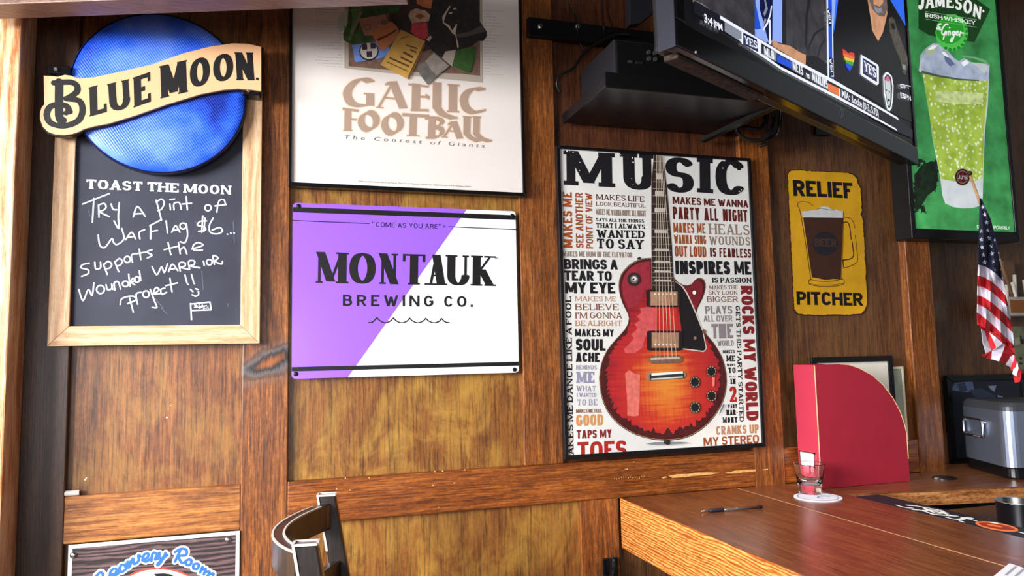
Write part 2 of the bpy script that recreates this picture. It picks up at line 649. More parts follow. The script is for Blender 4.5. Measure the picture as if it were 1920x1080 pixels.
def glyph(ch, x, W, H, F):
    w, strokes, foot, head, ticks = GL[ch]
    st, tn, th = F['st'] * H, F['tn'] * H, F['th'] * H
    P = []
    if w == 0:
        W = max(W, st)

    def X(u):
        return x + st / 2 + u * (W - st)

    def Y(v):
        return th / 2 + v * (H - th)

    def Ys(v):
        return 0 if v == 0 else (H if v == 1 else Y(v))

    def rect(x0, x1, y0, y1):
        P.append([(x0, y0), (x1, y0), (x1, y1), (x0, y1)])
    for k in strokes:
        if k[0] == 's':
            t = st if k[4] else tn
            y1 = st if k[3] == 'dot' else Ys(k[3])
            rect(X(k[1]) - t / 2, X(k[1]) + t / 2, Ys(k[2]), y1)
        elif k[0] == 'h':
            rect(x if k[2] <= 0 else X(k[2]), x + W if k[3] >= 1 else X(k[3]), Y(k[1]) - th / 2, Y(k[1]) + th / 2)
        elif k[0] == 'd':
            t = st * 1.04 if k[5] else tn * 1.04
            x0, y0, x1, y1 = X(k[1]), Ys(k[2]), X(k[3]), Ys(k[4])
            P.append([(x0 - t / 2, y0), (x0 + t / 2, y0), (x1 + t / 2, y1), (x1 - t / 2, y1)])
        else:
            _, cx, cy, rx, ry, a0, a1 = k
            n = max(5, int(abs(a1 - a0) / 15))
            e = 2.0 / F['e']
            pts = []
            for i in range(n + 1):
                a = math.radians(a0 + (a1 - a0) * i / n)
                c, s_ = math.cos(a), math.sin(a)
                c = math.copysign(abs(c) ** e, c)
                s_ = math.copysign(abs(s_) ** e, s_)
                pts.append((X(cx + rx * c), Y(cy + ry * s_)))
            nib = [(st / 2 * math.cos(j * math.pi / 6), th / 2 * math.sin(j * math.pi / 6)) for j in range(12)]
            for a, b in zip(pts[:-1], pts[1:]):
                P.append(hull([(a[0] + q, a[1] + r) for q, r in nib] + [(b[0] + q, b[1] + r) for q, r in nib]))
    if F['sl']:
        sl, sh = F['sl'] * H, F['sh'] * H
        for us, y0 in ((foot, 0), (head, H - sh)):
            for u in us:
                t = st
                for k in strokes:
                    if k[0] == 's' and k[1] == u and not k[4]:
                        t = tn
                rect(X(u) - t / 2 - sl, X(u) + t / 2 + sl, y0, y0 + sh)
        if ch in 'BDEFPR':
            rect(X(0) - st / 2 - sl, X(0), H - sh, H)
        if ch in 'BDEL':
            rect(X(0) - st / 2 - sl, X(0), 0, sh)
        for u, v, dr in ticks:
            y0 = Y(v)
            ln = .22 * H
            tw = max(sh, .09 * H)
            if ch in 'CGS':
                rect(X(u) - tw / 2, X(u) + tw / 2, y0 - (ln * .6 if dr < 0 else ln * .25), y0 + (ln * .25 if dr < 0 else ln * .6))
            else:
                rect((x + W - tw if u >= 1 else (x if u <= 0 else X(u) - tw)), (x + W if u >= 1 else (x + tw if u <= 0 else X(u))), min(y0 - th / 2, y0 + dr * ln) if dr < 0 else y0 - th / 2, max(y0 + th / 2, y0 + dr * ln) if dr > 0 else y0 + th / 2)
    return P


def layout(s, W, H, F):
    """fit a line of letters exactly into W x H; returns polygons in local x, y"""
    st = F['st'] * H
    gap = (F['gap'] + F['sl'] * 1.3) * H
    fixed = gap * (len(s) - 1)
    unit = 0.0
    for c in s:
        if c == ' ':
            fixed += F['sp'] * H - gap
        elif GL[c][0] == 0:
            fixed += st
        else:
            unit += GL[c][0]
    k = (W - fixed) / max(unit, .01)
    sc = 1.0
    if unit and k < st * 1.7:
        # very tight: shrink the gaps too
        k = (W - fixed * .6) / unit
        sc = .6
    x = 0.0
    P = []
    for c in s:
        if c == ' ':
            x += (F['sp'] * H - gap) * sc + gap * sc
            continue
        w = GL[c][0] * k if GL[c][0] else st
        fF = F
        if w < st * 1.9 and GL[c][0]:
            fF = dict(F)
            fF['st'] = w / H / 2.3 * (1 if c not in 'MW' else .85)
            fF['tn'] = min(F['tn'], fF['st'])
        if c in 'MW' and w < st * 3.6:
            fF = dict(F)
            fF['st'] = min(F['st'], w / H / 4.2)
            fF['tn'] = min(F['tn'], fF['st'])
        P += glyph(c, x, w, H, fF)
        x += w + gap * sc
    return P


def write(ink, s, font, p0, p1, cap, mi=0, shear=0.0):
    """a line of capitals from pixel p0 to pixel p1 (baseline), cap height in pixels"""
    F = FONTS[font]
    a, b = ink.p.px(*p0), ink.p.px(*p1)
    dx, dy = p1[0] - p0[0], p1[1] - p0[1]
    l = math.hypot(dx, dy)
    t = ink.p.px(p0[0] + dy / l * cap, p0[1] - dx / l * cap)
    d = (b - a)
    W = d.length
    d = d / W
    up = Vector((-d.y, d.x))
    H = (t - a).dot(up)
    for poly in layout(s, W, H, F):
        ink.add([(a.x + d.x * x + up.x * y, a.y + d.y * x + up.y * y) for x, y in [(q[0] + shear * q[1], q[1]) for q in poly]], mi)


def letter(ink, ch, font, bl, br, tl, mi=0):
    """one letter in a pixel parallelogram"""
    a, b, c = ink.p.px(*bl), ink.p.px(*br), ink.p.px(*tl)
    W, H = (b - a).length, (c - a).length
    ex, ey = (b - a) / W, (c - a) / H
    for poly in glyph(ch, 0, W, H, FONTS[font]):
        ink.add([(a.x + ex.x * x + ey.x * y, a.y + ex.y * x + ey.y * y) for x, y in poly], mi)


_FT = {}


def builtin(s, bold=0.0):
    """outline of text in Blender's own typeface as triangles, cap height 1"""
    key = (s, bold)
    if key not in _FT:
        cu = bpy.data.curves.new('t', 'FONT')
        cu.body = s
        cu.offset = bold
        cu.resolution_u = 3
        ob = bpy.data.objects.new('t', cu)
        COL.objects.link(ob)
        dg = bpy.context.evaluated_depsgraph_get()
        dg.update()
        me = bpy.data.meshes.new_from_object(ob.evaluated_get(dg))
        polys = [[(me.vertices[i].co.x, me.vertices[i].co.y) for i in p.vertices] for p in me.polygons]
        bpy.data.objects.remove(ob)
        bpy.data.curves.remove(cu)
        bpy.data.meshes.remove(me)
        xs = [q[0] for p in polys for q in p]
        x0, x1 = min(xs), max(xs)
        _FT[key] = ([[(q[0] - x0, q[1] / .70) for q in p] for p in polys], x1 - x0)
    return _FT[key]


def bwrite(ink, s, p0, p1, cap, mi=0, bold=0.0, shear=0.0):
    a, b = ink.p.px(*p0), ink.p.px(*p1)
    t = ink.p.px(p0[0], p0[1] - cap)
    W = (b - a).length
    d = (b - a) / W
    up = Vector((-d.y, d.x))
    H = (t - a).dot(up)
    polys, w = builtin(s, bold)
    for p in polys:
        ink.add([(a.x + d.x * (x * W / w + shear * y * H) + up.x * y * H, a.y + d.y * (x * W / w + shear * y * H) + up.y * y * H) for x, y in p], mi)


# ================================================================== THE ROOM
stile_c = ((54, 27, 11), (124, 68, 25), (186, 114, 50))
W_STILE = wood('stile wood', *stile_c, axis='z', worn=.5)
W_KNOT = wood('knotty stile wood', *stile_c, axis='z', worn=.5, knot=(-.050, 1.478, .15), seed=3.1)
W_RAIL = wood('rail wood', (50, 24, 10), (128, 66, 22), (186, 108, 44), axis='x', seed=5.2, worn=.6, rough=.36)
W_RAILP = wood('pale rail wood', (84, 44, 18), (160, 96, 40), (206, 142, 72), axis='x', seed=8.2, worn=.8, rings=.07)
W_PANEL = wood('panel wood', (62, 34, 14), (126, 76, 30), (158, 106, 46), axis='z', seed=1.3, blot=(182, 138, 58), blot_amt=.78, fine=.8, worn=.25)
W_PANELR = wood('ring grained panel wood', (60, 31, 14), (122, 70, 30), (160, 100, 50), axis='z', seed=12.3, blot=(166, 122, 54), blot_amt=.6, rings=.08, fine=.9, worn=.25)
W_PANEL3 = wood('red brown panel wood', (34, 17, 10), (80, 42, 22), (112, 64, 34), axis='z', seed=16.3, fine=.8)
W_DARK = wood('dark stained wood', (34, 20, 12), (70, 42, 24), (98, 62, 38), axis='z', seed=2.3)
W_DARKP = wood('dark panel wood', (44, 25, 14), (96, 58, 32), (128, 82, 46), axis='z', seed=6.6, blot=(120, 84, 44), blot_amt=.5, fine=.8)
W_COL_LIT = wood('sunlit column wood', (176, 104, 56), (232, 178, 124), (250, 220, 184), axis='z', seed=4.4, rings=.2)  # paled: sunlight on the post is put into the wood colour

ZR0, ZR1 = 1.072, 1.180          # middle rail
TOP = 3.1
REC4 = .030
REC = 0.018                      # the panels lie this far behind the stiles

mb = MB()
for x0, x1, z0, z1 in ((-.52, -.119, ZR1, TOP), (-.119, .621, ZR1, TOP)):
    pass
# the wall: a back board with the recessed panels in front of it
wb = struct(MB().box(-1.75, 3.4, .20, .3, 0, TOP).build('wall_back', W_DARK))


def panel(n, x0, x1, z0, z1, m, y=REC):
    return struct(MB().box(x0, x1, y, .2, z0, z1).build('trim_%d' % n, m))


def board(n, x0, x1, z0, z1, m, y0=0.0, y1=.2, bev=.0025):
    return struct(MB().box(x0, x1, y0, y1, z0, z1).build('trim_%d' % n, m, bevel=bev))


S0, S1, S2, S3, S4 = (-.86, -.504), (-.119, -.008), (.621, .736), (1.36, 1.468), (1.995, 2.10)
pan1 = panel(1, S0[1], S1[0], ZR1, TOP, W_PANELR)
panel(2, S1[1], S2[0], ZR1, TOP, W_PANEL)
panel(3, S2[1], S3[0], ZR1, TOP, W_PANEL3)
panel(4, S3[1], S4[0], ZR1, TOP, W_DARKP, REC4)
panel(5, S4[1], 3.4, ZR1, TOP, W_DARKP, .12)
panel(6, S0[1], S1[0], 0, ZR0, W_PANEL)
panel(7, S1[1], .782, 0, ZR0, W_PANEL)
panel(8, 0.9, S4[0], 0, ZR0, W_DARKP)
board(9, S0[0], S0[1], 0, TOP, W_DARK)
board(10, S1[0], S1[1], 0, TOP, W_KNOT)
board(11, S2[0], S2[1], ZR1, TOP, W_STILE)
board(12, S3[0], S3[1], 0, TOP, W_STILE)
board(13, S4[0], S4[1], 0, TOP, W_STILE)
board(14, S0[1], S1[0], ZR0, ZR1, W_RAILP)
rail = board(15, S1[1], S3[0], ZR0, ZR1, W_RAIL)
board(16, S3[1], S4[0], ZR0, ZR1, W_RAIL, .004)
board(17, S4[1], 3.4, ZR0, ZR1, W_DARKP, .105)
board(18, .782, .9, 0, ZR0, W_STILE)
# bare wood showing through a long scar and small nicks in the rail
m_scar = mat('bare scraped wood', (214, 160, 92), .8, var=.25, vscale=120)
ink = Ink(wallp(0))
z6 = zz(1080, 820, 4)
for pts in ([(690, 288), (760, 276), (830, 274), (905, 264), (1000, 262), (1080, 266), (1000, 280), (890, 288), (810, 298), (720, 304)],
            [(1115, 266), (1200, 248), (1290, 242), (1350, 240), (1345, 254), (1260, 262), (1160, 272)],
            [(640, 300), (670, 292), (682, 300), (650, 310)], [(1395, 240), (1440, 234), (1438, 242), (1400, 247)],
            [(365, 234), (390, 234), (388, 242), (366, 241)], [(425, 182), (440, 181), (438, 187), (426, 188)]):
    ink.px([z6(*q) for q in pts])
for k in range(14):
    x = 285 + k * 17
    y = 312 - k * 1.2 + random.uniform(-8, 8)
    ink.px([z6(x, y), z6(x + random.uniform(3, 9), y - 9), z6(x + 6, y + 6)])
z7 = zz(480, 860, 2.743)
for x, y in ((455, 100), (578, 98), (915, 66), (955, 64), (1070, 58), (410, 155), (480, 162), (905, 138), (1015, 125), (935, 250)):
    ink.px([z7(x, y - 3), z7(x + 7, y - 4), z7(x + 9, y + 2), z7(x + 1, y + 3)])
ink.build('scratch', m_scar, rail, .0012)
ink = Ink(wallp(REC))
for x, y, r in ((313, 783, 1.8), (160, 899, 2.0), (162, 896, 1.6), (320, 760, .9)):
    ink.disc((x, y), r, n=7)
ink.build('nick', mat('pale nick', (226, 206, 176), .8), pan1, .0008)

# square post at the left edge of the wall
struct(MB().box(-.86, -.597, -.105, 0, 0, TOP).build('trim_19', W_COL_LIT, bevel=.004))
# header that crosses in front of the wall, above the chalkboard
hp0 = onw(-60, 24.5, -.17)
hp1 = onz(760, -5, hp0.z)
W_HEAD = wood('header wood', (84, 56, 42), (124, 92, 76), (150, 116, 98), axis='x', seed=9.1)
mb = MB()
mb.bar(hp0 + Vector((0, 0, .11)), hp1 + Vector((0, 0, .11)), .05, .21)
mb.bar(hp0 + Vector((0, -.004, .004)), hp1 + Vector((0, -.004, .004)), .066, .012)
struct(mb.build('trim_20', W_HEAD, bevel=.002))
# floor, ceiling and the window wall at the left
m_floor = wood('floor boards', (40, 24, 14), (84, 52, 30), (110, 70, 42), axis='y', seed=7.7)
struct(MB().box(-1.9, 3.4, -5.2, .3, -.05, 0).build('floor', m_floor))
m_ceil = mat('dark ceiling paint', (74, 62, 52), .8)
struct(MB().box(-1.9, 3.4, -5.2, .3, TOP, TOP + .05).build('ceiling', m_ceil))
m_wl = wood('left wall boards', (52, 28, 14), (104, 60, 28), (140, 88, 46), axis='z', seed=3.9)
mb = MB()
mb.box(-1.9, -1.75, -5.2, -2.45, 0, TOP)
mb.box(-1.9, -1.75, -.65, .2, 0, TOP)
mb.box(-1.9, -1.75, -2.45, -.65, 0, .75)
mb.box(-1.9, -1.75, -2.45, -.65, 2.42, TOP)
struct(mb.build('wall_left', m_wl))
mb = MB()
for y in (-2.45, -1.575, -.70):
    mb.box(-1.86, -1.79, y, y + .05, .75, 2.42)
for z in (.75, 2.37):
    mb.box(-1.86, -1.79, -2.45, -.65, z, z + .05)
struct(mb.build('window_1', m_wl))

m_black = mat('black paint', (16, 15, 16), .35)
m_blackg = mat('gloss black plastic', (14, 14, 16), .18)
m_white = mat('white ink', (240, 240, 238), .5)
m_steel = mat('bright steel', (210, 212, 216), .22, metal=1.0)
m_screw = mat('screw steel', (190, 190, 188), .3, metal=1.0)

# ================================================================== CHALKBOARD WITH ROUND SIGN
p = wallp(-.026)
a = onw(88, 651, -.026)
b = onw(487, 642, -.026)
zt = onw(487, 165, -.026).z
x0, x1, z0 = a.x, b.x, (a.z + b.z) / 2
ia, ib = onw(130, 611.5, -.026), onw(450.5, 608.6, -.026)
W_OAK = wood('pale oak', (186, 142, 100), (214, 172, 130), (232, 196, 156), axis='z', seed=2.2, rings=.2, coat=.0, rough=.5)
W_OAKX = wood('pale oak across', (186, 142, 100), (214, 172, 130), (232, 196, 156), axis='x', seed=3.2, rings=.2, coat=.0, rough=.5)
T = thing('chalkboard_sign', 'wood framed chalkboard topped by a round blue beer sign with a cream banner', 'sign', ((x0 + x1) / 2, 0, z0))
fz, fx = ia.z - z0, x1 - ib.x
fxl = ia.x - x0
Y0, Y1 = -.026, -.001


def mitre(x0, x1, z0, z1, wl, wr, wb, wt, y0, y1):
    O = [(x0, z0), (x1, z0), (x1, z1), (x0, z1)]
    I = [(x0 + wl, z0 + wb), (x1 - wr, z0 + wb), (x1 - wr, z1 - wt), (x0 + wl, z1 - wt)]
    out = []
    for k in range(4):
        j = (k + 1) % 4
        q = [O[k], O[j], I[j], I[k]]
        out.append(MB().prism([(u, y0, v) for u, v in q], (0, y1 - y0, 0)))
    return out


fr = mitre(x0, x1, z0, zt, fxl, fx, fz, fz, Y0, Y1)
for k, m_ in enumerate(fr):
    m_.build('frame_side', W_OAKX if k % 2 == 0 else W_OAK, T, bevel=.0015)
m_slate = mat('dusty slate', (52, 54, 66), .62, var=.22, vscale=9, spec=.35)
slate = MB().box(x0 + fxl - .004, x1 - fx + .004, -.016, -.004, z0 + fz - .004, zt - fz + .004).build('slate', m_slate, T)
ps = wallp(-.016)
ink = Ink(ps)
write(ink, 'TOAST THE MOON', 'slab', (162, 353.8), (433.5, 365), 17.6)
ink.build('lettering', m_white, slate, .0006)
m_chalk = mat('chalk', (228, 232, 240), .9)
m_smear = mat('chalk smear', (96, 100, 114), .9)
zc = zz(60, 300, 2.8417)
ink = Ink(ps)


def arcpx(cx, cy, rx, ry, a0=0, a1=360, n=14):
    return [(cx + rx * math.cos(math.radians(a0 + (a1 - a0) * i / n)), cy + ry * math.sin(math.radians(a0 + (a1 - a0) * i / n))) for i in range(n + 1)]


def smooth(pts, n=4):
    """Catmull-Rom through points"""
    if len(pts) < 3:
        return pts
    out = []
    q = [pts[0]] + list(pts) + [pts[-1]]
    for i in range(1, len(q) - 2):
        for k in range(n):
            t = k / n
            out.append(tuple(.5 * (2 * q[i][j] + (q[i + 1][j] - q[i - 1][j]) * t + (2 * q[i - 1][j] - 5 * q[i][j] + 4 * q[i + 1][j] - q[i + 2][j]) * t * t + (3 * q[i][j] - q[i - 1][j] - 3 * q[i + 1][j] + q[i + 2][j]) * t ** 3) for j in (0, 1)))
    return out + [pts[-1]]


HAND = [
    [(270, 235), (410, 180)], [(330, 205), (322, 332)], [(355, 240), (357, 305)], [(355, 240), (385, 232), (395, 252), (380, 268), (358, 275), (412, 302)],
    [(422, 235), (432, 262), (452, 265)], [(465, 228), (460, 300), (462, 365), (437, 325)],
    [(540, 303), (562, 248), (603, 300)], [(545, 288), (595, 285)], [(662, 215), (690, 320)], [(662, 225), (690, 208), (705, 230), (690, 262), (672, 270)],
    [(735, 235), (738, 265)], [(735, 212), (760, 208)], [(757, 265), (757, 232), (785, 228), (795, 262)], [(822, 195), (828, 265)], [(800, 235), (850, 230)],
    arcpx(938, 255, 17, 16), [(1030, 232), (1022, 212), (1000, 215), (990, 240), (985, 278)], [(975, 245), (1035, 238)],
    [(353, 400), (362, 455), (390, 465), (425, 420), (435, 440), (455, 450), (490, 420), (478, 365)],
    [(500, 425), (530, 385), (552, 420)], [(512, 412), (545, 408)], [(575, 420), (572, 385), (600, 372)], [(632, 420), (632, 350)], [(628, 350), (690, 318)], [(632, 382), (668, 375)],
    [(715, 325), (722, 388)], [(745, 385), (765, 350), (788, 385)], [(752, 375), (780, 372)], arcpx(805, 352, 17, 16), [(822, 340), (829, 400), (815, 440), (790, 435)],
    [(930, 325), (895, 328), (882, 348), (915, 355), (925, 372), (888, 380)], [(910, 298), (905, 385)], [(922, 310), (916, 380)],
    [(965, 310), (945, 350), (950, 385), (985, 394), (1015, 380), (1000, 360), (960, 374)], [(1040, 395), (1043, 396)], [(1058, 390), (1061, 391)], [(1076, 388), (1079, 389)],
    [(305, 550), (270, 558), (262, 575), (298, 585), (300, 605), (265, 620)], [(335, 545), (340, 580), (365, 575), (365, 545)],
    [(380, 555), (402, 610)], [(382, 560), (405, 540), (425, 555), (415, 575), (392, 580)], [(440, 540), (462, 595)], [(442, 545), (465, 525), (482, 540), (470, 560), (450, 565)],
    arcpx(508, 530, 16, 17), [(536, 545), (530, 508), (555, 498)], [(572, 475), (580, 530)], [(555, 500), (612, 490)], [(640, 478), (612, 490), (640, 507), (615, 522)],
    [(725, 440), (740, 505)], [(705, 478), (775, 460)], [(780, 440), (790, 500)], [(788, 482), (810, 465), (825, 500)], [(850, 475), (910, 455), (885, 440), (860, 455), (862, 480), (908, 480)],
    [(250, 690), (272, 750), (300, 690), (320, 722), (330, 655)], arcpx(365, 690, 21, 22), [(395, 665), (402, 690), (425, 685), (425, 660), (430, 690)],
    [(442, 692), (438, 655), (460, 650), (472, 688)], arcpx(498, 660, 16, 15), [(515, 608), (522, 672)], [(532, 652), (550, 640), (537, 630), (528, 650), (548, 665)], arcpx(560, 637, 14, 15), [(572, 590), (580, 642)],
    [(640, 568), (665, 612), (690, 570), (705, 600), (722, 553)], [(728, 595), (748, 555), (777, 590)], [(738, 582), (768, 578)],
    [(790, 592), (785, 550), (815, 548), (814, 566), (790, 572), (832, 582)], [(840, 582), (835, 540), (865, 538), (863, 558), (842, 565), (895, 575)],
    [(914, 540), (918, 563)], arcpx(945, 545, 15, 15), [(972, 556), (965, 510), (992, 522), (975, 540), (1010, 555), (1015, 540)],
    [(520, 735), (540, 810)], [(470, 770), (480, 738), (535, 725), (555, 745), (510, 765)], [(563, 768), (555, 715), (582, 705)], arcpx(608, 715, 17, 18),
    [(630, 690), (650, 745), (665, 785), (640, 785)], [(648, 715), (677, 692), (660, 680), (648, 712), (682, 712)], [(708, 683), (687, 690), (692, 715), (717, 705)],
    [(735, 630), (746, 702)], [(713, 670), (775, 655)], [(815, 613), (826, 655)], [(830, 662), (832, 663)], [(850, 610), (861, 650)], [(864, 658), (866, 659)],
    [(845, 690), (857, 702)], [(872, 686), (885, 690)], [(853, 718), (872, 726), (888, 715), (886, 700)],
    [(850, 850), (845, 765)], [(845, 768), (948, 757)], [(948, 757), (955, 798)], [(955, 798), (848, 802)],
]
for st in HAND:
    ink.line([zc(*q) for q in (smooth(st) if len(st) > 2 and len(st) < 12 else st)], 2.5)
for k in range(26):
    x, y = 862 + random.random() * 80, 772 + random.random() * 20
    ink.line([zc(x, y), zc(x + random.uniform(2, 9), y + random.uniform(-3, 3))], 1.6)
ink.build('chalk_writing', m_chalk, slate, .0005)
# rubbed chalk
ink = Ink(ps)
for a_, b_ in (((905, 590), (912, 690)), ((1072, 330), (1078, 440)), ((870, 330), (890, 350)), ((640, 720), (700, 790)), ((300, 270), (310, 300)), ((690, 790), (720, 820)), ((1040, 765), (1045, 780))):
    ink.line([zc(*a_), zc(*b_)], 1.3)
ink.build('chalk_smear', m_smear, slate, .0003)

# the round blue plate
zb = zz(0, 0, 3.176)
YD = -.052
pd = wallp(YD)
L_, R_, T_, B_ = pd.px(*zb(415, 430)), pd.px(*zb(1462, 620)), pd.px(*zb(870, 74)), pd.px(*zb(960, 1026))
cx, cz = (L_.x + R_.x) / 2, (T_.y + B_.y) / 2
rx, rz = (R_.x - L_.x) / 2, (T_.y - B_.y) / 2
m_blue = bpy.data.materials.new('blue enamel')
m_blue.use_nodes = True
nt = m_blue.node_tree
bs = nt.nodes['Principled BSDF']
tc = nt.nodes.new('ShaderNodeTexCoord')
n1 = nt.nodes.new('ShaderNodeTexNoise')
n1.inputs['Scale'].default_value = 7
n1.inputs['Detail'].default_value = 7
nt.links.new(tc.outputs['Object'], n1.inputs['Vector'])
r1 = nt.nodes.new('ShaderNodeValToRGB')
r1.color_ramp.elements[0].position, r1.color_ramp.elements[0].color = .36, lin((12, 44, 150))
r1.color_ramp.elements[1].position, r1.color_ramp.elements[1].color = .66, lin((104, 146, 255))
e = r1.color_ramp.elements.new(.47)
e.color = lin((40, 98, 244))
nt.links.new(n1.outputs['Fac'], r1.inputs['Fac'])
wv = nt.nodes.new('ShaderNodeTexWave')
wv.inputs['Scale'].default_value = 60
wv.inputs['Distortion'].default_value = 1.5
mp = nt.nodes.new('ShaderNodeMapping')
mp.inputs['Rotation'].default_value = (0, .6, 0)
nt.links.new(tc.outputs['Object'], mp.inputs['Vector'])
nt.links.new(mp.outputs['Vector'], wv.inputs['Vector'])
bp = nt.nodes.new('ShaderNodeBump')
bp.inputs['Strength'].default_value = .25
bp.inputs['Distance'].default_value = .002
nt.links.new(wv.outputs['Fac'], bp.inputs['Height'])
nt.links.new(bp.outputs['Normal'], bs.inputs['Normal'])
nt.links.new(r1.outputs['Color'], bs.inputs['Base Color'])
bs.inputs['Roughness'].default_value = .34
m_navy = mat('navy rim', (14, 20, 70), .4)
mb = MB()
rings = []
for s_, y_ in ((1.0, -.03), (1.0, YD + .004), (.985, YD), (.9, YD - .002), (.6, YD - .006), (.3, YD - .008), (.02, YD - .0085)):
    rings.append([(cx + rx * s_ * math.cos(k * math.pi / 48), y_, cz + rz * s_ * math.sin(k * math.pi / 48)) for k in range(96)])
disc = mb.ring(rings).build('round_plate', [m_blue], T, smooth=True)
mb = MB()
mb.ring([[(cx + rx * s_ * math.cos(k * math.pi / 48), y_, cz + rz * s_ * math.sin(k * math.pi / 48)) for k in range(96)] for s_, y_ in ((.998, -.028), (1.012, -.028), (1.012, YD + .002), (.998, YD - .0005))], cap=False).build('rim', m_navy, disc, smooth=True)

YB = -.074
pb = wallp(YB)
RB = [(260, 450), (300, 452), (345, 457), (385, 445), (420, 450), (470, 468), (560, 460), (700, 430), (900, 385), (1010, 345), (1100, 315), (1250, 277), (1380, 258), (1480, 260), (1556, 279),
      (1556, 542), (1500, 534), (1420, 528), (1330, 535), (1200, 560), (1000, 620), (800, 690), (650, 735), (560, 752), (500, 768), (470, 785), (430, 798), (380, 804), (330, 800), (285, 784), (255, 755), (238, 710), (238, 670), (248, 640), (264, 620), (262, 560)]
m_cream = mat('cream enamel', (236, 182, 136), .38)
poly = [pb.at(pb.px(*zb(*q))) for q in RB]
MB().prism(poly, (0, .008, 0)).build('banner', [m_cream], T, bevel=.001)
poly2 = [pb.at(pb.px(*zb(*q)), -.008) for q in RB]
cxm = sum((q for q in poly2), Vector()) / len(poly2)
MB().prism([cxm + (q - cxm) * 1.018 + Vector((0, 0, -.001)) for q in poly2], (0, .010, 0)).build('banner_backing', m_black, T)
ban = [o for o in T.children if o.name.startswith('banner')][0]
m_ink = mat('black ink', (20, 17, 18), .45)
ink = Ink(pb)
zbm = lambda *q: zb(*q)
for ch, bl, br, tl in (('L', (537, 694), (636, 667), (532, 520)), ('U', (655, 672), (779, 642), (643, 500)), ('E', (800, 640), (899, 605), (795, 462)),
                       ('M', (957, 587), (1114, 548), (950, 395)), ('O', (1133, 532), (1252, 496), (1128, 362)), ('O', (1272, 497), (1392, 470), (1266, 334)), ('N', (1408, 478), (1518, 478), (1397, 312))):
    letter(ink, ch, 'flare', zb(*bl), zb(*br), zb(*tl))
ink.disc(zb(1532, 470), 2.6)
for st, w in (([(352, 488), (352, 690), (372, 716)], 13.5), ([(322, 494), (420, 490), (458, 512), (455, 550), (400, 588)], 10.5), ([(395, 588), (470, 600), (492, 650), (475, 708), (430, 738), (370, 750), (305, 735), (278, 690), (295, 640), (345, 622), (395, 632), (414, 665)], 10.5), ([(414, 662), (392, 674)], 9)):
    ink.line([zb(*q) for q in smooth(st)], w)
ink.build('lettering', m_ink, ban, .0006)
# clips that hold the banner on the board
for x, y in ((116, 137), (472, 176)):
    c = onw(x, y, -.045)
    cl = MB().box(c.x - .022, c.x + .022, -.066, -.026, c.z - .010, c.z + .012).build('clip', m_blackg, T, bevel=.003)
    MB().lathe([(.005, 0), (.005, .004), (.003, .006)], (c.x - .006, -.066, c.z), 12, 'y').build('screw', m_screw, cl)

# ================================================================== RECOVERY ROOM SIGN (bottom left)
zr = zz(120, 990, 5.647)
YP = -.004
pr = wallp(YP)
a, b = pr.px(*zr(48, 180)), pr.px(*zr(1860, 30))
c = pr.px(*zr(30, 508))
ztop = (a.y + b.y) / 2
m_plate = wood('printed dark woodgrain', (44, 34, 34), (80, 62, 62), (112, 86, 86), axis='x', rings=.5, seed=4.9, fine=2.0, rough=.3)
T = thing('metal_sign', 'tin sign with blue curly lettering and white edge at bottom left of the wall', 'sign', ((a.x + b.x) / 2, 0, ztop - .56))
pl = MB().box(a.x, b.x, YP, -.0005, ztop - .56, ztop).build('plate', m_plate, T)
ink = Ink(pr)
w_ = .0085
for q in ((a.x, b.x, ztop - w_, ztop), (a.x, b.x, ztop - .56, ztop - .56 + w_), (a.x, a.x + w_, ztop - .56, ztop), (b.x - w_, b.x, ztop - .56, ztop)):
    ink.add([(q[0], q[2]), (q[1], q[2]), (q[1], q[3]), (q[0], q[3])])
ink.build('border', mat('white enamel', (232, 234, 240), .35), pl, .0004)
m_lblue = mat('sky blue ink', (50, 104, 196), .4)
SCR = [
    [(330, 540), (352, 500), (385, 468), (415, 490), (400, 525), (372, 540)], [(345, 500), (330, 560)],
    [(480, 505), (540, 478), (560, 440), (525, 430), (490, 470), (500, 510), (560, 490), (590, 460)],
    [(650, 392), (610, 390), (588, 430), (610, 465), (660, 430), (690, 385), (655, 380)], [(670, 372), (650, 410), (690, 415), (705, 365), (672, 358)],
    [(700, 370), (732, 322), (742, 380), (790, 345), (788, 290), (810, 300)],
    [(830, 340), (885, 310), (890, 270), (850, 280), (835, 330), (870, 355), (920, 320)], [(925, 345), (940, 265), (985, 275), (965, 330), (1010, 320)],
    [(1010, 262), (1010, 320), (1050, 310), (1075, 262)], [(1075, 262), (1040, 340), (1000, 390), (990, 380), (1030, 340), (1095, 285)],
    [(1175, 355), (1235, 225)], [(1175, 255), (1240, 218), (1295, 232), (1290, 285), (1215, 300), (1250, 370), (1290, 350)],
    [(1330, 330), (1295, 345), (1295, 385), (1335, 388), (1350, 345), (1325, 330)], [(1410, 375), (1375, 385), (1370, 425), (1410, 432), (1428, 392), (1405, 375)],
    [(1440, 470), (1465, 410)], [(1450, 445), (1500, 430), (1480, 490)], [(1485, 470), (1540, 460), (1515, 520)], [(1520, 500), (1580, 480), (1570, 530)],
]
i1, i2 = Ink(pr), Ink(pr)
for st in SCR:
    q = [zr(*v) for v in (smooth(st) if len(st) > 2 else st)]
    i1.line(q, 13.0 if st[0][0] < 480 else 11.5)
    i2.line(q, 5.2)
i1.build('lettering_outline', m_white, pl, .0006)
i2.build('lettering', m_lblue, pl, .0010)
ink = Ink(pr)
ink.px([zr(*q) for q in [(560, 600), (590, 560), (680, 500), (760, 460), (860, 432), (1000, 420), (1140, 432), (1240, 460), (1330, 500), (1420, 560), (1450, 600)]], 0)
ink.build('roundel', mat('coral red ink', (206, 70, 54), .4), pl, .0004)
ink = Ink(pr)
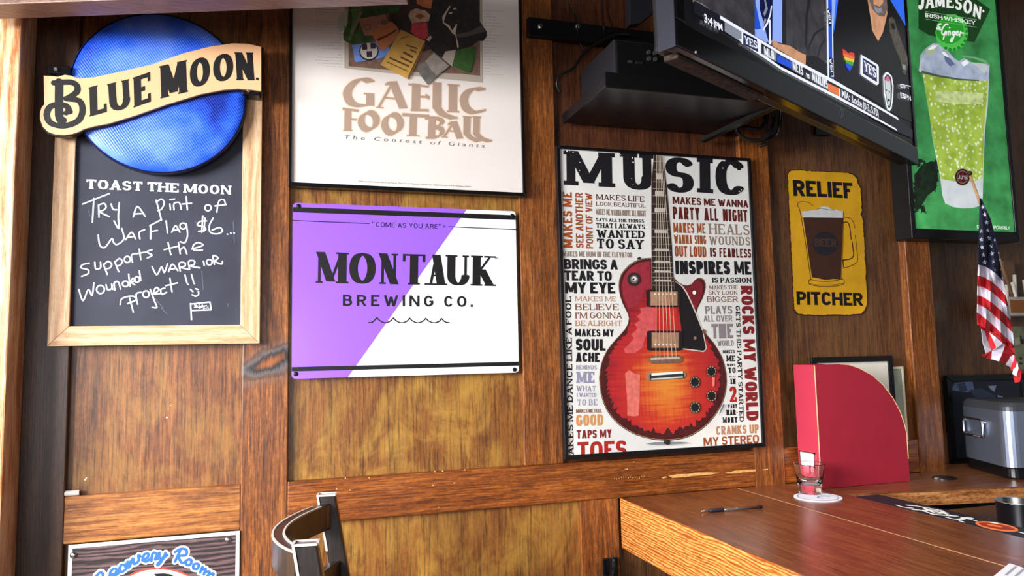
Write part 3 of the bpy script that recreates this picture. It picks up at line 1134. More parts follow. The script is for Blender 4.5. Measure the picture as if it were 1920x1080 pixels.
ink.px([zr(*q) for q in [(590, 600), (620, 560), (700, 512), (780, 474), (870, 448), (1000, 437), (1130, 448), (1225, 475), (1310, 512), (1390, 560), (1420, 600)]], 0)
ink.px([zr(*q) for q in [(950, 482), (1060, 478), (1120, 486), (1160, 505), (1160, 600), (990, 600), (985, 520)]], 1)
ink.build('roundel_centre', [m_white, m_ink], pl, .0007)
for x, y in ((100, 287), (1737, 124)):
    c = onw(*zr(x, y), YP)
    MB().lathe([(.0075, -.0005), (.007, .003), (.003, .0045)], c, 16, 'y').build('screw', m_screw, T, smooth=True)

# stub of chalk on the ledge over the left rail
c = onw(133, 922, -.002)
o = MB().tube([(c.x - .014, .006, ZR1 + .0068), (c.x + .016, .006, ZR1 + .0068)], [.0065, .006], 14).build('chalk_stick', mat('white chalk stick', (225, 222, 214), .9), None)
tag(o, 'white stub of chalk lying on the rail ledge below the chalkboard', 'chalk')

# ================================================================== GAELIC FOOTBALL POSTER
z3 = zz(520, 0, 2.919)
YG = -.024
pg = wallp(YG)
bl, br = pg.px(*z3(60, 1022)), pg.px(*z3(1360, 1068))
x0, x1, z0 = bl.x, br.x, (bl.y + br.y) / 2
zt = z0 + 1.0
m_fr = mat('thin black metal frame', (22, 20, 20), .25, metal=.4)
T = thing('framed_poster', 'tall framed cream poster lettered GAELIC FOOTBALL above the purple and white sign', 'poster', ((x0 + x1) / 2, 0, z0))
fw = .0075
for m_ in mitre(x0, x1, z0, zt, fw, fw, .010, .010, YG, -.001):
    m_.build('frame_side', m_fr, T, bevel=.001)
m_paper = mat('glossy cream poster paper', (230, 220, 212), .42, coat=.35, var=.03, vscale=4)
YS = -.016
sh = MB().box(x0 + .005, x1 - .005, YS, -.006, z0 + .006, zt - .006).build('print', m_paper, T)
pp = wallp(YS)
m_taupe = mat('taupe ink', (168, 142, 124), .5)
m_taupeo = mat('pale gold ink', (226, 200, 172), .5)


def nib(ink, st, w, h, ang, z=z3, mi=0, grow=0.0):
    pts = [tuple(ink.p.px(*z(*q))) for q in st]
    k = (ink.p.px(*z(st[0][0] + 100, st[0][1])) - ink.p.px(*z(*st[0]))).length / 100
    ink.nibs(pts, w * k + grow, h * k + grow, math.radians(ang), mi, rect=True)


THK = [
    (smooth([(508, 448), (470, 432), (425, 448), (388, 490), (385, 530), (410, 568), (460, 580), (505, 574)]), 46, 8, 15), ([(508, 520), (508, 574)], 42, 10, 0), ([(478, 513), (525, 516)], 8, 8, 0),
    ([(612, 462), (632, 450), (688, 590)], 44, 8, 8), ([(556, 585), (632, 450)], 9, 8, 0), ([(545, 588), (575, 590)], 8, 6, 0), ([(588, 535), (655, 542)], 8, 10, 0),
    ([(760, 462), (756, 600)], 44, 8, 0), ([(722, 462), (822, 474)], 10, 10, 0), ([(735, 603), (822, 604)], 10, 12, 0), ([(760, 528), (828, 532)], 10, 12, 0), ([(815, 520), (826, 540)], 8, 8, 0),
    ([(874, 455), (872, 590)], 46, 8, 0), (smooth([(872, 588), (905, 625), (965, 648)]), 42, 8, 12),
    ([(962, 466), (960, 610)], 44, 8, 0), ([(936, 464), (990, 468)], 8, 8, 0), ([(932, 610), (990, 612)], 8, 8, 0),
    (smooth([(1118, 492), (1080, 484), (1040, 505), (1020, 545), (1035, 595), (1080, 618), (1120, 605)]), 44, 8, 15),
    ([(386, 602), (384, 712)], 36, 8, 0), ([(362, 597), (438, 606)], 10, 14, 0), ([(386, 652), (430, 655)], 10, 10, 0), ([(364, 713), (406, 714)], 6, 6, 0),
    (arcpx(500, 663, 42, 48), 38, 8, 35), (arcpx(630, 679, 44, 52), 38, 8, 35),
    ([(690, 628), (825, 637)], 12, 18, 0), ([(744, 632), (740, 742)], 38, 8, 0), ([(712, 742), (772, 744)], 6, 6, 0),
    ([(848, 648), (842, 748)], 38, 8, 0), (smooth([(820, 646), (880, 650), (902, 668), (880, 690), (850, 696)]), 26, 8, 30), (smooth([(850, 696), (895, 705), (898, 735), (870, 750), (825, 750)]), 28, 8, 30),
    ([(950, 682), (966, 668), (998, 755)], 34, 8, 8), ([(912, 748), (966, 668)], 8, 8, 0), ([(902, 750), (928, 752)], 6, 6, 0), ([(935, 715), (985, 722)], 8, 8, 0),
    ([(1038, 640), (1036, 735)], 36, 8, 0), (smooth([(1036, 732), (1060, 755), (1100, 772)]), 30, 8, 15), ([(1018, 638), (1062, 642)], 6, 6, 0),
    ([(1090, 640), (1088, 735)], 34, 8, 0), (smooth([(1088, 732), (1115, 758), (1160, 773)]), 30, 8, 15), ([(1070, 638), (1112, 642)], 6, 6, 0),
]
i1, i2 = Ink(pp), Ink(pp)
for st, w, h, ang in THK:
    nib(i1, st, w, h, ang, grow=.004)
    nib(i2, st, w, h, ang)
i1.build('lettering_edge', m_taupeo, sh, .0004)
i2.build('lettering', m_taupe, sh, .0008)
m_grey = mat('grey ink', (104, 98, 96), .6)
m_lgrey = mat('faint grey ink', (190, 182, 178), .6)
ink = Ink(pp)
bwrite(ink, 'T h e   C o n t e s t   o f   G i a n t s', z3(362, 759), z3(1132, 808), 7.5, 0, 0, .25)
bwrite(ink, 'With grateful thanks to Lar na Pairce, The G.A.A. Museum, Thurles, Co. Tipperary, and G.A.A. Museum, Dublin', z3(443, 995), z3(1060, 1025), 2.6)
ink.build('lettering', m_grey, sh, .0005)
ink = Ink(pp)
for side in (0, 1):
    for k in range(22):
        y = 18 + k * 16.5
        if side == 0:
            x1_ = 356
            x0_ = x1_ - (random.choice([26, 110, 150, 140, 100]))
            sl = .06
        else:
            x0_ = 1130
            x1_ = x0_ + random.choice([40, 92, 105, 70])
            sl = .06
            y += 10
        x = x0_
        while x < x1_:
            w = random.uniform(8, 26)
            e_ = min(x + w, x1_)
            yy = y + (x - 300) * sl * .6
            ink.px([z3(x, yy), z3(e_, yy + .5), z3(e_, yy + 3.2), z3(x, yy + 2.8)])
            x = e_ + 4
ink.build('small_print', m_lgrey, sh, .0004)
# the still life picture
zg = zz(630, 0, 6.353)
IC = {}


def C(rgb, var=0.0, vs=60):
    k = (rgb, var)
    if k not in IC:
        IC[k] = mat('ink %d %d %d' % rgb + (' mottled' if var else ''), rgb, .5, var=var, vscale=vs)
    return IC[k]


def picture(name, plane, parent, items, z, h0=.0005, dh=.00012):
    """areas of colour printed one over another, one mesh"""
    cols = []
    mb = MB()
    for i, (m_, pts) in enumerate(items):
        if m_ not in cols:
            cols.append(m_)
        mb.mi = cols.index(m_)
        q = [plane.px(*z(*v)) for v in pts]
        ar = sum(q[k].x * q[(k + 1) % len(q)].y - q[(k + 1) % len(q)].x * q[k].y for k in range(len(q)))
        if ar < 0:
            q = q[::-1]
        mb.poly([plane.at(v, h0 + i * dh) for v in q])
    me = bpy.data.meshes.new(name)
    bmesh.ops.translate(mb.bm, verts=mb.bm.verts, vec=-ORG[parent.name])
    mb.bm.to_mesh(me)
    mb.bm.free()
    for m_ in cols:
        me.materials.append(m_)
    return link(name, me, parent)


up = -260
items = [
    (C((182, 168, 152)), [(100, up), (1745, up), (1748, 985), (1200, 935), (600, 870), (100, 815)]),
    (C((120, 92, 78), .25), [(150, up), (1715, up), (1716, 905), (1500, 880), (900, 860), (150, 790)]),
    (C((66, 50, 44), .35), [(600, up), (1705, up), (1705, 260), (1500, 420), (1200, 560), (980, 640), (760, 420), (640, 250)]),
    (C((196, 208, 190)), [(0, 330), (40, 190), (110, 130), (140, 130), (120, 350), (60, 370)]),
    (C((62, 92, 46), .4), [(150, up), (760, up), (780, 60), (740, 150), (560, 170), (600, 190), (440, 400), (430, 500), (300, 515), (180, 530), (90, 480), (85, 400), (140, 280), (150, 60)]),
    (C((92, 128, 74), .3), [(180, 70), (320, 60), (270, 200), (200, 420), (170, 500), (150, 470), (200, 250)]),
    (C((140, 134, 112)), [(290, 140), (320, 130), (270, 260), (200, 400), (170, 400), (240, 240)]),
    (C((108, 178, 74)), [(95, 310), (115, 300), (115, 340), (95, 370)]),
    (C((118, 150, 222), .2), [(190, 540), (480, 500), (640, 560), (620, 640), (560, 690), (240, 745), (220, 720)]),
    (C((30, 34, 52)), arcpx(392, 615, 118, 112)),
    (C((216, 206, 196)), arcpx(392, 610, 104, 98)),
    (C((62, 46, 58)), [(308, 530), (368, 525), (372, 595), (312, 598)]), (C((62, 46, 58)), [(408, 520), (470, 518), (474, 580), (412, 585)]), (C((62, 46, 58)), [(362, 615), (428, 612), (432, 680), (366, 685)]),
    (C((176, 128, 106), .15), [(265, 230), (585, 172), (640, 330), (560, 420), (340, 430)]),
    (C((134, 100, 84)), arcpx(370, 330, 46, 40)), (C((170, 122, 100)), arcpx(370, 330, 34, 28)), (C((134, 100, 84)), arcpx(570, 270, 40, 34)),
    (C((200, 124, 76), .12), [(415, 380), (680, 250), (752, 370), (700, 480), (560, 610), (520, 590)]),
    (C((110, 50, 24)), [(480, 470), (600, 420), (720, 350), (722, 372), (610, 440), (500, 498)]),
    (C((200, 120, 76), .2), [(915, up), (1200, up), (1190, 60), (1120, 110), (1040, 90), (960, 50)]),
    (C((196, 158, 130), .2), [(860, 190), (880, 140), (950, 105), (1060, 130), (1125, 190), (1100, 260), (900, 285)]),
    (C((152, 88, 54)), [(930, 200), (1000, 165), (1060, 200), (1000, 235)]),
    (C((206, 66, 76), .25), [(900, 290), (1080, 275), (1095, 380), (1100, 440), (1040, 480), (960, 440), (890, 390)]),
    (C((54, 42, 38), .3), [(640, 190), (850, 170), (900, 280), (890, 380), (760, 360), (660, 260)]),
    (C((44, 36, 36), .4), [(1190, up), (1700, up), (1700, 250), (1790, 380), (1790, 440), (1750, 495), (1690, 490), (1600, 560), (1440, 600), (1260, 690), (1150, 620), (1060, 500), (1120, 440), (1100, 300)]),
    (C((84, 74, 70)), [(1420, 420), (1600, 380), (1740, 300), (1780, 380), (1560, 440), (1430, 460)]),
    (C((208, 184, 160)), [(1262, 210), (1300, 150), (1350, 75), (1362, 85), (1310, 170), (1280, 270), (1350, 310), (1380, 370), (1430, 290), (1440, 300), (1420, 400), (1460, 560), (1445, 590), (1420, 430), (1380, 400), (1330, 330), (1270, 280)]),
    (C((208, 184, 160)), [(1340, 160), (1380, 150), (1384, 166), (1344, 176)]), (C((208, 184, 160)), [(1390, 105), (1430, 100), (1432, 116), (1394, 120)]),
    (C((196, 176, 154)), [(1070, 480), (1120, 430), (1140, 450), (1110, 500)]),
    (C((58, 92, 42), .25), [(1400, 640), (1480, 590), (1660, 560), (1650, 680), (1600, 860), (1560, 870), (1380, 790)]),
    (C((180, 166, 152)), [(1260, 700), (1300, 620), (1425, 600), (1380, 800)]),
    (C((112, 106, 100), .25), [(960, 800), (1060, 740), (1160, 620), (1350, 795), (1200, 920), (1090, 1020), (1000, 900)]),
    (C((152, 142, 132), .15), [(1060, 730), (1160, 640), (1345, 795), (1190, 900), (1120, 830)]),
    (C((128, 88, 40)), [(848, 952), (1060, 510), (1060, 540), (870, 950)]),
    (C((202, 156, 76), .1), [(530, 780), (770, 360), (1058, 498), (840, 945)]),
    (C((96, 62, 26)), [(636, 685), (870, 790), (866, 810), (632, 705)]), (C((112, 78, 32)), [(610, 740), (850, 850), (846, 862), (606, 752)]),
    (C((96, 62, 26)), [(800, 618), (920, 680), (912, 704), (794, 642)]), (C((96, 62, 26)), [(770, 680), (908, 745), (900, 765), (764, 700)]),
    (C((112, 78, 32)), [(835, 540), (970, 580), (966, 596), (832, 556)]), (C((112, 78, 32)), [(880, 590), (955, 625), (950, 645), (876, 610)]), (C((150, 106, 48)), [(760, 470), (860, 430), (866, 442), (766, 484)]),
]
picture('picture', pp, sh, items, zg)

# ================================================================== MONTAUK SIGN
zm = zz(520, 360, 2.919)
YM = -.006
pm = wallp(YM)
c4 = [pm.px(*zm(*q)) for q in ((80, 57), (1306, 107), (1320, 994), (82, 1016))]
x0, x1 = (c4[0].x + c4[3].x) / 2, (c4[1].x + c4[2].x) / 2
z1, z0 = (c4[0].y + c4[1].y) / 2, (c4[2].y + c4[3].y) / 2
m_wsign = mat('white enamelled tin', (236, 238, 246), .3, coat=.2)
m_purple = mat('purple enamel', (150, 96, 240), .3, coat=.2)
T = thing('metal_sign', 'purple and white tin sign with a black wave line, hung below the tall poster', 'sign', ((x0 + x1) / 2, 0, z0))


def rrect(x0, x1, z0, z1, r, n=5):
    out = []
    for cx_, cz_, a0 in ((x1 - r, z0 + r, -90), (x1 - r, z1 - r, 0), (x0 + r, z1 - r, 90), (x0 + r, z0 + r, 180)):
        for k in range(n + 1):
            a_ = math.radians(a0 + 90 * k / n)
            out.append((cx_ + r * math.cos(a_), cz_ + r * math.sin(a_)))
    return out


pl = MB().prism([(u, YM, v) for u, v in rrect(x0, x1, z0, z1, .010)], (0, .0045, 0)).build('plate', [m_wsign], T)
d0, d1 = pm.px(*zm(1035, 97)), pm.px(*zm(386, 1014))
ink = Ink(pm)
rr = rrect(x0, x1, z0, z1, .010)
# the purple half: everything left of the slanted line
out = []
for i in range(len(rr)):
    q0, q1 = Vector(rr[i]), Vector(rr[(i + 1) % len(rr)])
    sd = lambda q: (q.x - d0.x) * (d1.y - d0.y) - (q.y - d0.y) * (d1.x - d0.x)
    s0, s1 = sd(q0), sd(q1)
    if s0 >= 0:
        out.append(tuple(q0))
    if (s0 >= 0) != (s1 >= 0):
        out.append(tuple(q0.lerp(q1, s0 / (s0 - s1))))
ink.add(out)
ink.build('purple_field', m_purple, pl, .0003)
ink = Ink(pm)


def hbar(ya, yb):
    ink.add([(x0 + .0005, ya), (x1 - .0005, ya), (x1 - .0005, yb), (x0 + .0005, yb)])


za, zb_ = pm.px(*zm(700, 126)).y, pm.px(*zm(700, 111)).y
hbar(za - .003, zb_ + .003)
za = pm.px(*zm(700, 955)).y
hbar(za - .0055, za + .0055)
for a_, b_ in (((82, 156), (502, 173)), ((938, 190), (1306, 206))):
    ink.line([zm(*a_), zm(*b_)], 1.6)
for k, (ch, xa, xb) in enumerate((('M', 195, 388), ('O', 392, 537), ('N', 543, 672), ('T', 684, 808), ('A', 808, 926), ('U', 918, 1060), ('K', 1057, 1196))):
    yb = 497 + (xa - 195) * .018
    yb2 = 497 + (xb - 195) * .018
    pad = {'M': 10, 'N': 9, 'U': 10, 'K': 10, 'A': 8}.get(ch, 0)
    letter(ink, ch, 'didone', zm(xa + pad, yb), zm(xb - pad, yb2), zm(xa + pad + 3, yb - 170 + (xa - 195) * .006))
write(ink, 'BREWING CO.', 'wide', zm(358, 623), zm(1070, 629), 21)
write(ink, 'COME AS YOU ARE', 'light', zm(540, 191), zm(878, 202), 9)
bwrite(ink, '"', zm(519, 190), zm(531, 190), 9)
bwrite(ink, '"', zm(884, 202), zm(896, 202), 9)
bwrite(ink, 'TM', zm(1188, 368), zm(1207, 369), 4)
ink.line([zm(*q) for q in arcpx(912, 188, 5, 5)], .9)
wave = [(500, 715), (520, 712), (545, 688), (545, 688), (562, 705), (590, 716), (618, 706), (635, 689), (635, 689), (652, 706), (680, 716), (708, 707), (724, 690), (724, 690), (740, 706), (768, 716), (796, 707), (812, 691), (812, 691), (828, 706), (856, 716), (884, 708), (898, 692), (898, 692), (918, 711), (940, 715)]
for k in range(0, 1):
    segs = [wave[0:3], wave[3:8], wave[8:13], wave[13:18], wave[18:23], wave[23:]]
    for sg in segs:
        ink.line([zm(*q) for q in smooth(sg)], 2.3)
ink.build('lettering', m_ink, pl, .0006)
for x, y in ((1286, 130), (1298, 972), (116, 77), (101, 995)):
    c = onw(*zm(x, y), YM)
    MB().lathe([(.006, 0), (.0055, .002), (.002, .003)], c, 14, 'y').build('screw', m_black, T)

# ================================================================== MUSIC POSTER
YG = -.022
pg = wallp(YG)
c4 = [pg.px(*q) for q in ((1044, 273.5), (1406, 295.5), (1438, 838), (1060, 862))]
x0, x1 = (c4[0].x + c4[3].x) / 2, (c4[1].x + c4[2].x) / 2
z1, z0 = (c4[0].y + c4[1].y) / 2, (c4[2].y + c4[3].y) / 2
T = thing('framed_poster', 'black framed poster of a red electric guitar surrounded by words, headed MUSIC', 'poster', ((x0 + x1) / 2, 0, z0))
fw = .010
m_fr2 = mat('black plastic frame', (18, 16, 18), .22)
for m_ in mitre(x0, x1, z0, z1, fw, fw, .012, .009, YG, -.001):
    m_.build('frame_side', m_fr2, T, bevel=.0012)
m_pap2 = mat('aged off white paper', (222, 220, 214), .4, coat=.3, var=.10, vscale=9)
YS = -.015
sh = MB().box(x0 + .006, x1 - .006, YS, -.006, z0 + .006, z1 - .006).build('print', m_pap2, T)
pp = wallp(YS)
CLIP = z0 + .012
z5, z6, z7, z8, z9 = zz(1030, 260, 3.6), zz(1030, 540, 3.2727), zz(1230, 260, 3.6), zz(1230, 540, 3.2727), zz(1120, 460, 2.7)
K = {
    'k': mat('poster black ink', (22, 20, 24), .5), 'o': mat('rust ink', (150, 72, 30), .5), 'd': mat('dark red ink', (88, 26, 20), .5),
    'g': mat('warm grey ink', (138, 118, 106), .5), 'b': mat('brown ink', (122, 72, 46), .5), 't': mat('tan ink', (176, 128, 92), .5),
    'v': mat('grey violet ink', (140, 138, 164), .5), 'n': mat('orange tan ink', (200, 142, 84), .5), 'r': mat('red ink', (166, 34, 30), .5),
    'm': mat('maroon ink', (124, 30, 34), .5), 's': mat('stone ink', (134, 124, 126), .5), 'e': mat('dark brown ink', (66, 36, 26), .5),
}
ink = Ink(pp)
letter(ink, 'M', 'poster', z5(108, 312), z5(425, 328), z5(106, 78))
letter(ink, 'U', 'poster', z5(500, 340), z5(700, 352), z5(495, 92))
letter(ink, 'S', 'poster', z7(66, 362), z7(256, 368), z7(62, 122))
letter(ink, 'I', 'poster', z7(290, 363), z7(372, 369), z7(288, 130))
letter(ink, 'C', 'poster', z7(402, 380), z7(610, 384), z7(398, 136))
ink.build('headline', K['k'], sh, .0005)
# worn flecks in the headline
ink = Ink(pp)
for x, y in ((85, 85), (100, 78), (118, 84), (135, 80), (160, 92), (205, 160), (203, 215), (470, 105), (480, 110), (560, 130), (565, 160), (555, 270), (565, 310)):
    ink.disc(z5(x, y), random.uniform(.8, 1.7), n=6)
for x, y in ((455, 150), (462, 148), (450, 200), (590, 330), (575, 345), (560, 355), (590, 352), (600, 340), (570, 362)):
    ink.disc(z7(x, y), random.uniform(.8, 1.6), n=6)
ink.build('worn_fleck', m_pap2, sh, .0009)
LINES = [
    (z5, 'MAKES ME', 'sans', (156, 738), (151, 362), 62, 'o'), (z5, 'SEE ANOTHER', 'cond', (230, 738), (224, 366), 50, 'o'), (z5, 'POINT OF VIEW', 'cond', (295, 742), (287, 370), 46, 'o'),
    (z5, 'MAKES LIFE', 'serif', (316, 412), (640, 427), 38, 'd'), (z5, 'LOOK BEAUTIFUL', 'serif', (316, 453), (648, 467), 28, 'd'), (z5, 'MAKES ME WANNA DRIVE ALL NIGHT', 'cond', (314, 513), (646, 526), 40, 'g'),
    (z5, 'SAYS ALL THE THINGS', 'slab', (315, 558), (638, 568), 23, 'k'), (z5, 'THAT I ALWAYS', 'slab', (316, 601), (646, 612), 33, 'k'), (z5, 'WANTED', 'slab', (322, 668), (644, 673), 54, 'k'), (z5, 'TO SAY', 'slab', (322, 740), (636, 748), 66, 'k'),
    (z5, 'MAKES ME HUM IN THE ELEVATOR', 'cond', (93, 795), (560, 803), 36, 'g'), (z5, 'BRINGS A', 'black', (100, 880), (462, 884), 68, 'k'), (z5, 'TEAR TO', 'black', (102, 958), (422, 961), 68, 'k'), (z5, 'MY EYE', 'black', (106, 1045), (445, 1046), 76, 'k'),
    (z6, 'MAKES ME', 'serif', (158, 80), (410, 82), 30, 't'), (z6, 'BELIEVE', 'serif', (160, 136), (425, 136), 40, 'b'), (z6, "I'M GONNA", 'serif', (160, 187), (444, 187), 38, 'b'), (z6, 'BE ALRIGHT', 'serif', (160, 233), (444, 233), 34, 't'),
    (z6, 'MAKES MY', 'sans', (157, 297), (396, 298), 45, 'k'), (z6, 'SOUL', 'black', (162, 383), (345, 385), 72, 'k'), (z6, 'ACHE', 'black', (162, 453), (308, 455), 58, 'k'),
    (z6, 'REMINDS', 'serif', (164, 500), (290, 500), 26, 'v'), (z6, 'ME', 'slab', (168, 583), (276, 583), 70, 'v'), (z6, 'WHAT', 'serif', (166, 633), (283, 635), 34, 'v'), (z6, 'I WANTED', 'serif', (168, 668), (288, 668), 24, 'v'), (z6, 'TO BE', 'serif', (171, 721), (293, 720), 38, 'v'),
    (z6, 'MAKES ME FEEL', 'cond', (163, 766), (322, 764), 22, 'b'), (z6, 'GOOD', 'sans', (164, 848), (330, 843), 70, 'n'), (z6, 'TAPS MY', 'sans', (167, 925), (382, 918), 52, 'm'), (z6, 'TOES', 'sans', (172, 1058), (474, 1044), 112, 'r'),
    (z6, 'MAKES ME DANCE LIKE A FOOL', 'slab', (150, 1086), (133, 52), 36, 'k'),
    (z7, 'MAKES ME WANNA', 'sans', (112, 440), (622, 466), 50, 'd'), (z7, 'PARTY ALL NIGHT', 'sans', (115, 543), (618, 563), 84, 'd'), (z7, 'MAKES ME', 'cond', (118, 635), (333, 640), 68, 'o'), (z7, 'HEALS', 'serif', (359, 645), (632, 652), 72, 'g'),
    (z7, 'WANNA SING', 'cond', (122, 708), (338, 713), 60, 'o'), (z7, 'WOUNDS', 'serif', (360, 715), (636, 722), 58, 'g'), (z7, 'OUT LOUD', 'sans', (126, 796), (340, 802), 74, 'o'), (z7, 'IS FEARLESS', 'sans', (365, 797), (642, 805), 62, 'd'),
    (z7, 'INSPIRES ME', 'black', (132, 915), (643, 918), 92, 'k'), (z7, 'IS PASSION', 'slab', (380, 972), (644, 973), 35, 'k'), (z7, 'MAKES THE', 'serif', (359, 1018), (550, 1016), 26, 'b'), (z7, 'SKY LOOK', 'serif', (355, 1053), (550, 1053), 28, 'b'),
    (z8, 'BIGGER', 'serif', (313, 86), (503, 86), 34, 'b'), (z8, 'PLAYS', 'sans', (302, 160), (468, 158), 50, 's'), (z8, 'ALL OVER', 'cond', (292, 207), (468, 205), 38, 's'), (z8, 'THE', 'black', (342, 310), (474, 308), 90, 's'), (z8, 'WORLD', 'cond', (377, 357), (477, 355), 34, 's'),
    (z8, 'MAKES', 'slab', (410, 401), (483, 400), 20, 'k'), (z8, 'ME', 'slab', (432, 450), (485, 450), 36, 'k'), (z8, 'WANT', 'slab', (434, 480), (486, 479), 15, 'k'), (z8, 'TO', 'slab', (444, 522), (489, 521), 34, 'k'), (z8, 'PLAY', 'slab', (450, 549), (489, 548), 11, 'k'), (z8, 'IN', 'slab', (458, 590), (489, 589), 34, 'k'),
    (z8, '2', 'slab', (453, 700), (496, 698), 96, 'r'), (z8, 'PART', 'slab', (443, 738), (496, 737), 24, 'k'), (z8, 'HAR-', 'slab', (432, 780), (500, 778), 32, 'k'), (z8, 'MONY', 'slab', (411, 828), (499, 824), 34, 'k'),
    (z8, 'GETS THIS PARTY STARTED', 'slab', (487, 108), (513, 822), 26, 'k'), (z8, 'ROCKS MY WORLD', 'black', (519, -14), (556, 816), 72, 'm'), (z8, 'CRANKS UP', 'sans', (370, 902), (630, 890), 54, 't'), (z8, 'MY STEREO', 'sans', (292, 970), (632, 951), 52, 'o'),
]
for z, s, f, a_, b_, cap, k in LINES:
    ink = Ink(pp)
    ink.clip = CLIP
    sc = 3.6 if z in (z5, z7) else 3.2727
    write(ink, s, f, z(*a_), z(*b_), cap / sc)
    ink.build('lettering', K[k], sh, .0005)
# the guitar on the poster
m_burst = bpy.data.materials.new('sunburst print')
m_burst.use_nodes = True
nt = m_burst.node_tree
N, L = nt.nodes.new, nt.links.new
bs = nt.nodes['Principled BSDF']
bs.inputs['Roughness'].default_value = .4
bs.inputs['Coat Weight'].default_value = .3
gc = pp.at(pp.px(*z9(345, 690))) - ORG[sh.name]
tc = N('ShaderNodeTexCoord')
mp = N('ShaderNodeMapping')
mp.vector_type = 'POINT'
sx, sz_ = 1 / .235, 1 / .30
mp.inputs['Scale'].default_value = (sx, 0, sz_)
mp.inputs['Location'].default_value = (-gc.x * sx, 0, -gc.z * sz_)
L(tc.outputs['Object'], mp.inputs['Vector'])
ln = N('ShaderNodeVectorMath')
ln.operation = 'LENGTH'
L(mp.outputs['Vector'], ln.inputs[0])
n1 = N('ShaderNodeTexNoise')
n1.inputs['Scale'].default_value = 1.0
n1.inputs['Detail'].default_value = 5
mp2 = N('ShaderNodeMapping')
mp2.inputs['Scale'].default_value = (8, 1, 130)
L(tc.outputs['Object'], mp2.inputs['Vector'])
L(mp2.outputs['Vector'], n1.inputs['Vector'])
n2 = N('ShaderNodeTexNoise')
n2.inputs['Scale'].default_value = 1.0
mp3 = N('ShaderNodeMapping')
mp3.inputs['Scale'].default_value = (150, 1, 14)
L(tc.outputs['Object'], mp3.inputs['Vector'])
L(mp3.outputs['Vector'], n2.inputs['Vector'])
a1 = N('ShaderNodeMath')
a1.operation = 'MULTIPLY_ADD'
a1.inputs[1].default_value = .55
L(n1.outputs['Fac'], a1.inputs[0])
L(ln.outputs['Value'], a1.inputs[2])
a2 = N('ShaderNodeMath')
a2.operation = 'MULTIPLY_ADD'
a2.inputs[1].default_value = .25
L(n2.outputs['Fac'], a2.inputs[0])
L(a1.outputs[0], a2.inputs[2])
rp = N('ShaderNodeValToRGB')
cr = rp.color_ramp
cr.elements[0].position, cr.elements[0].color = .38, lin((222, 134, 48))
cr.elements[1].position, cr.elements[1].color = 1.0, lin((120, 26, 34))
for ps_, c_ in ((.53, (210, 92, 36)), (.64, (192, 50, 34)), (.84, (178, 34, 38))):
    e = cr.elements.new(ps_)
    e.color = lin(c_)
dv = N('ShaderNodeMath')
dv.operation = 'DIVIDE'
dv.inputs[1].default_value = 1.30
L(a2.outputs[0], dv.inputs[0])
L(dv.outputs[0], rp.inputs['Fac'])
L(rp.outputs['Color'], bs.inputs['Base Color'])
body = [(272, 68), (240, 70), (215, 75), (185, 88), (160, 105), (138, 128), (122, 150), (112, 180), (110, 205), (112, 235), (118, 262), (128, 292), (142, 322), (156, 348), (161, 370), (156, 398), (142, 424), (120, 450), (95, 476), (72, 503), (52, 530), (35, 562), (22, 598), (15, 635), (12, 670), (14, 705), (20, 748), (32, 792), (50, 832), (75, 868), (108, 902), (148, 930), (192, 953), (240, 969), (290, 979), (342, 983), (390, 980), (435, 973), (480, 956), (522, 930), (560, 898), (592, 860), (618, 820), (637, 778), (648, 735), (652, 690), (650, 648), (642, 608), (630, 568), (610, 530), (585, 492), (556, 458), (530, 428), (510, 398), (501, 368), (500, 340), (506, 318), (516, 298), (528, 275), (538, 250), (545, 222), (545, 196), (538, 178), (524, 168), (508, 168), (492, 178), (476, 198), (455, 206), (430, 202), (408, 190), (390, 170), (384, 160)]
cgx = sum(q[0] for q in body) / len(body)
cgy = sum(q[1] for q in body) / len(body)


def sc_(pts, k, cx_=cgx, cy_=cgy):
    return [(cx_ + (x - cx_) * k, cy_ + (y - cy_) * k) for x, y in pts]


m_edge = C((72, 22, 22), .3)
chrome, gold = C((176, 160, 140)), C((168, 124, 92), .15)
items = [(C((32, 22, 20)), sc_(body, 1.012)), (C((196, 150, 110)), sc_(body, 1.004)), (m_edge, body)]
# flame edged inner burst
inn = []
for i, q in enumerate(body):
    for t in (0, .25, .5, .75):
        nx = body[(i + 1) % len(body)]
        x, y = q[0] + (nx[0] - q[0]) * t, q[1] + (nx[1] - q[1]) * t
        k = .95 if y < 330 else .965
        if y > 420:
            k = .90 + random.uniform(-.035, .035)
        inn.append((cgx + (x - cgx) * k, cgy + (y - cgy) * min(k + .02, .97)))
items.append((m_burst, inn))
rose = C((206, 84, 84), .2)
items += [
    (C((150, 40, 54), .2), [(262, 82), (215, 86), (165, 115), (135, 152), (124, 200), (132, 262), (158, 320), (205, 300), (225, 260), (240, 228), (272, 222)]),
    (rose, [(214, 318), (262, 312), (296, 318), (296, 430), (262, 436), (240, 470), (225, 520), (190, 546), (140, 545), (134, 525), (160, 500), (185, 470), (170, 452), (205, 420), (188, 400), (215, 378), (200, 360), (222, 340)]),
    (C((216, 110, 96), .25), [(140, 650), (160, 630), (185, 648), (215, 655), (214, 750), (208, 862), (188, 866), (152, 862), (150, 780)]),
    (C((200, 48, 40), .15), [(292, 318), (400, 318), (400, 432), (292, 432)]),
    (C((28, 22, 24)), [(384, 178), (430, 208), (452, 240), (476, 292), (500, 350), (530, 430), (553, 522), (536, 537), (430, 522), (426, 440), (412, 318), (404, 230), (388, 228)]),
]
# cream edge of the pick guard
items.append((C((212, 200, 186)), [(384, 176), (432, 206), (455, 240), (479, 292), (504, 350), (535, 430), (553, 520), (546, 534), (536, 540), (430, 526), (431, 521), (535, 534), (544, 529), (548, 518), (530, 432), (498, 352), (473, 294), (449, 243), (428, 210)]))
